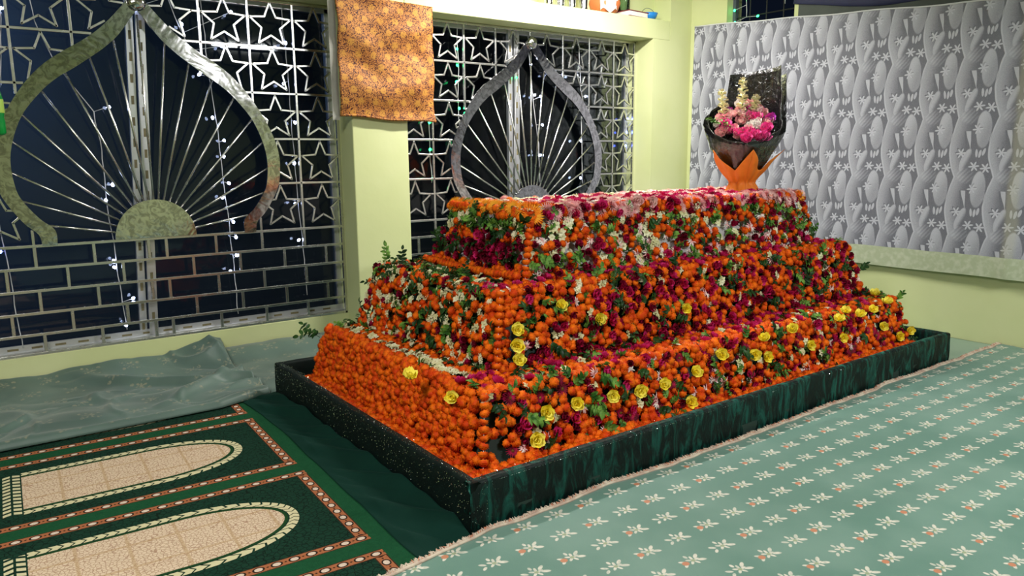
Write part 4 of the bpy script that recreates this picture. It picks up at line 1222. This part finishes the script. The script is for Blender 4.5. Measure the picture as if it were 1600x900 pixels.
# ---------------- longer sprigs sticking out
def big_sprig(loc, d, L_, n, leaf, seed, m, label):
    b = sprig_mb(seed, n, L_, leaf, .15)
    d = Vector(d).normalized(); z = (CAMP-Vector(loc)).normalized()*.8 + Vector((0, 0, .45)); z = (z - d*z.dot(d)).normalized(); y = z.cross(d)
    R_ = Matrix(((d.x, y.x, z.x), (d.y, y.y, z.y), (d.z, y.z, z.z))).to_4x4()
    r_ = tag(empty('leafy_sprig', loc), label, 'leaves')
    lv = MB(); lv.v = b.v; st = MB()
    # leaves and stem as two parts
    used_l = [(f_, m_) for f_, m_ in zip(b.f, b.m) if m_ == 0]; used_s = [(f_, m_) for f_, m_ in zip(b.f, b.m) if m_ == 1]
    for nm, us, mm in (('leaves', used_l, m), ('stem', used_s, M_leaf_d)):
        ids = sorted({i for f_, _ in us for i in f_}); mp = {i: k for k, i in enumerate(ids)}
        q = MB(); q.add([R_ @ Vector(b.v[i]) for i in ids], [tuple(mp[i] for i in f_) for f_, _ in us]); q.build(nm, mm, r_, smooth=True)
big_sprig((1.52, 3.83, .33), (-.35, .9, .25), .17, 6, .036, 1, M_leaf_d, 'dark leafy sprig poking out at the back left of the lowest tier')
big_sprig((1.51, 3.80, .36), (-.6, .5, .02), .12, 5, .034, 2, M_leaf_d, 'drooping dark leaf sprig under the back left poking sprig')
big_sprig((1.84, 3.62, .72), (.0, .35, .9), .11, 6, .03, 3, M_leaf, 'upright leafy sprig on the back left corner of the middle tier')
big_sprig((1.86, 3.50, .72), (.1, .25, .8), .10, 5, .03, 4, M_leaf_d, 'shorter upright sprig beside the one on the middle tier back corner')
big_sprig((1.80, 3.68, .62), (-.7, .7, .1), .07, 4, .028, 5, M_leaf_d, 'small dark leaf sprig on the back left edge of the middle tier')
big_sprig((4.55, 2.46, .56), (.5, -.3, .5), .06, 5, .030, 6, M_leaf_d, 'dark leaf sprig at the far right end of the middle tier')
big_sprig((4.68, 2.28, .38), (.5, -.2, .8), .07, 6, .028, 7, M_leaf, 'light green leaf sprig at the far right end of the lowest tier')
for (px, py, t, wh, lab) in ((838, 405, 2, 'F', 'bright green leaf bunch near the corner of the top tier'), (822, 655, 0, 'F', 'green leaf sprig near the garland on the lowest tier'),
                             (935, 590, 0, 'F', 'green leaf sprig at the top of the lowest tier, centre left'), (920, 640, 0, 'F', 'pale green leaf sprig below the centre left one on the lowest tier'),
                             (858, 545, 1, 'F', 'dark leaf cluster low on the middle tier near its corner'), (1150, 548, 0, 'F', 'dark leaf cluster beside the large open yellow rose')):
    p, n = pix(px, py, t, wh)
    for k in range(1):
        big_sprig(p + n*.03 + Vector((-.03, 0, .02)), (.8, -.35, -.45), .09, 6, .036, 40+int(px) % 17, M_leaf if 'dark' not in lab else M_leaf_d, lab)

# ------------------------------------------------------------------ bouquet (built about its own base)
bq = tag(empty('flower_bouquet', (4.08, 3.03, 1.045)), 'upright bouquet in black and orange wrapping on the far end of the tomb', 'bouquet')
fa = math.atan2(-.61, -.79)        # direction its front faces
def prof(h): # radius at height
    if h < .08: return .085 - .35*h
    return min(.245, .057 + (h-.08)*.62 - max(0, h-.30)*.30)
def bl(u, v, grow=0, Hf=None):
    th = 2*PI*u; back = (1-math.cos(th))/2     # th 0 = front
    H_ = .33 + .29*back**1.1
    dd = abs(((u - .44 + .5) % 1) - .5)
    if dd < .135: H_ = .80 + .02*(.44-u)*8
    elif dd < .15: H_ = .66
    h = .07 + v*(H_-.07)
    r_ = prof(min(h, .52)) + grow + .008*math.sin(u*40)*v + .020*(abs(nn(math.cos(th)*2.6, math.sin(th)*2.6, h*5)) - .15)*min(1, v*3) + .006*nn(math.cos(th)*8, math.sin(th)*8, h*14)
    flat = 1.0
    a = fa + th
    x, y = r_*math.cos(a), r_*math.sin(a)*1.0
    return (x, y, h)
m = MB(); m.grid(lambda u, v: bl(u, v), 96, 26); m.build('black_wrap', M_wrap, bq, smooth=True, solid=.002)
m = MB()
def ow(u, v):
    th = 2*PI*u; k = abs(((u*5) % 1) - .5)*2
    H_ = .15 + .13*k**1.5; h = v*H_
    r_ = (.10 - .6*h if h < .07 else .058 + (h-.07)*.74) + .016 + .016*nn(math.cos(th)*3, math.sin(th)*3, h*12) + .012*math.sin(u*2*PI*11)*v + .02*v*k
    a = fa + th + .25; return (r_*math.cos(a), r_*math.sin(a), h+.004)
m.grid(ow, 100, 16); m.build('orange_wrap', M_orange_wrap, bq, smooth=True, solid=.002)
m = MB(); m.grid(lambda u, v: (lambda q: (q[0]*(1+.10*v), q[1]*(1+.10*v), q[2]))(bl(u, v*.93, .012)), 80, 20)
m.build('clear_film', M_film, bq, smooth=True)
rr = random.Random(9)
fl = [('pink_daisy', M_pink), ('magenta', M_magenta), ('white', M_white_f)]
def bm(R_, mats, s): return rose_mb(R_, s, openn=.8).mesh('rose', mats)
bmesh_ = [bm(.048, [M_pink, M_pink], 1), bm(.045, [M_magenta, M_crimson], 2), bm(.045, [M_white_f, M_pink], 3), bm(.05, [petal_mat('hot_pink', (.80, .06, .32), (.88, .16, .42)), M_magenta], 4)]
for k in range(52):
    a = fa + rr.uniform(-PI, PI); d = .185*math.sqrt(rr.random())
    h = .445 - .62*d*math.cos(a-fa) + rr.uniform(-.015, .015)
    o = bpy.data.objects.new('rose', bmesh_[3 if (h < .40 and rr.random() < .7) else rr.randrange(4)]); col.objects.link(o); o.parent = bq
    o.matrix_local = Matrix.Translation((d*math.cos(a), d*math.sin(a), h)) @ basis((math.cos(fa)*.8, math.sin(fa)*.8, .7), .2, rr).to_4x4()
rv = Vector((-math.sin(fa), math.cos(fa), 0))     # local sideways
for (sx, h0, h1) in ((.055, .42, .62), (-.015, .44, .73), (-.12, .42, .66)):
    base = rv*sx*1.0 + Vector((-math.cos(fa)*.06, -math.sin(fa)*.06, h0)); top = rv*sx*1.3 + Vector((-math.cos(fa)*.10, -math.sin(fa)*.10, h1))
    m = MB(); m.tube([base, (base+top)/2, top], .004, 6, mi=1)
    for k in range(26):
        t = k/25; p = base.lerp(top, t); a = k*2.4
        s_ = MB(); petal(s_, a, .75, .056*(1-.5*t), .036, -.4, .003, 0, 0, 3, .5, .3); m.add([Vector(q)+p for q in s_.v], s_.f, 0)
        s_ = MB(); petal(s_, a+.9, .55, .05*(1-.5*t), .034, -.4, .003, 0, 0, 3, .5, .3); m.add([Vector(q)+p for q in s_.v], s_.f, 0)
    m.build('tuberose_spike', [petal_mat('tuberose', (.80, .74, .42), (.88, .85, .62)), M_leaf], bq, smooth=True)
m = MB()
for k in range(16):
    s_ = sprig_mb(60+k, 4, .12, .03, .8); a = fa + rr.uniform(-2.6, -.6); off_ = Vector((.13*math.cos(a), .13*math.sin(a), .42))
    R_ = Matrix.Rotation(a, 4, 'Z'); m.add([R_ @ Vector(q) + off_ for q in s_.v], s_.f, 0)
m.build('foliage', [M_leaf, M_leaf], bq, smooth=True)
bq.scale = (.94, .94, .98)
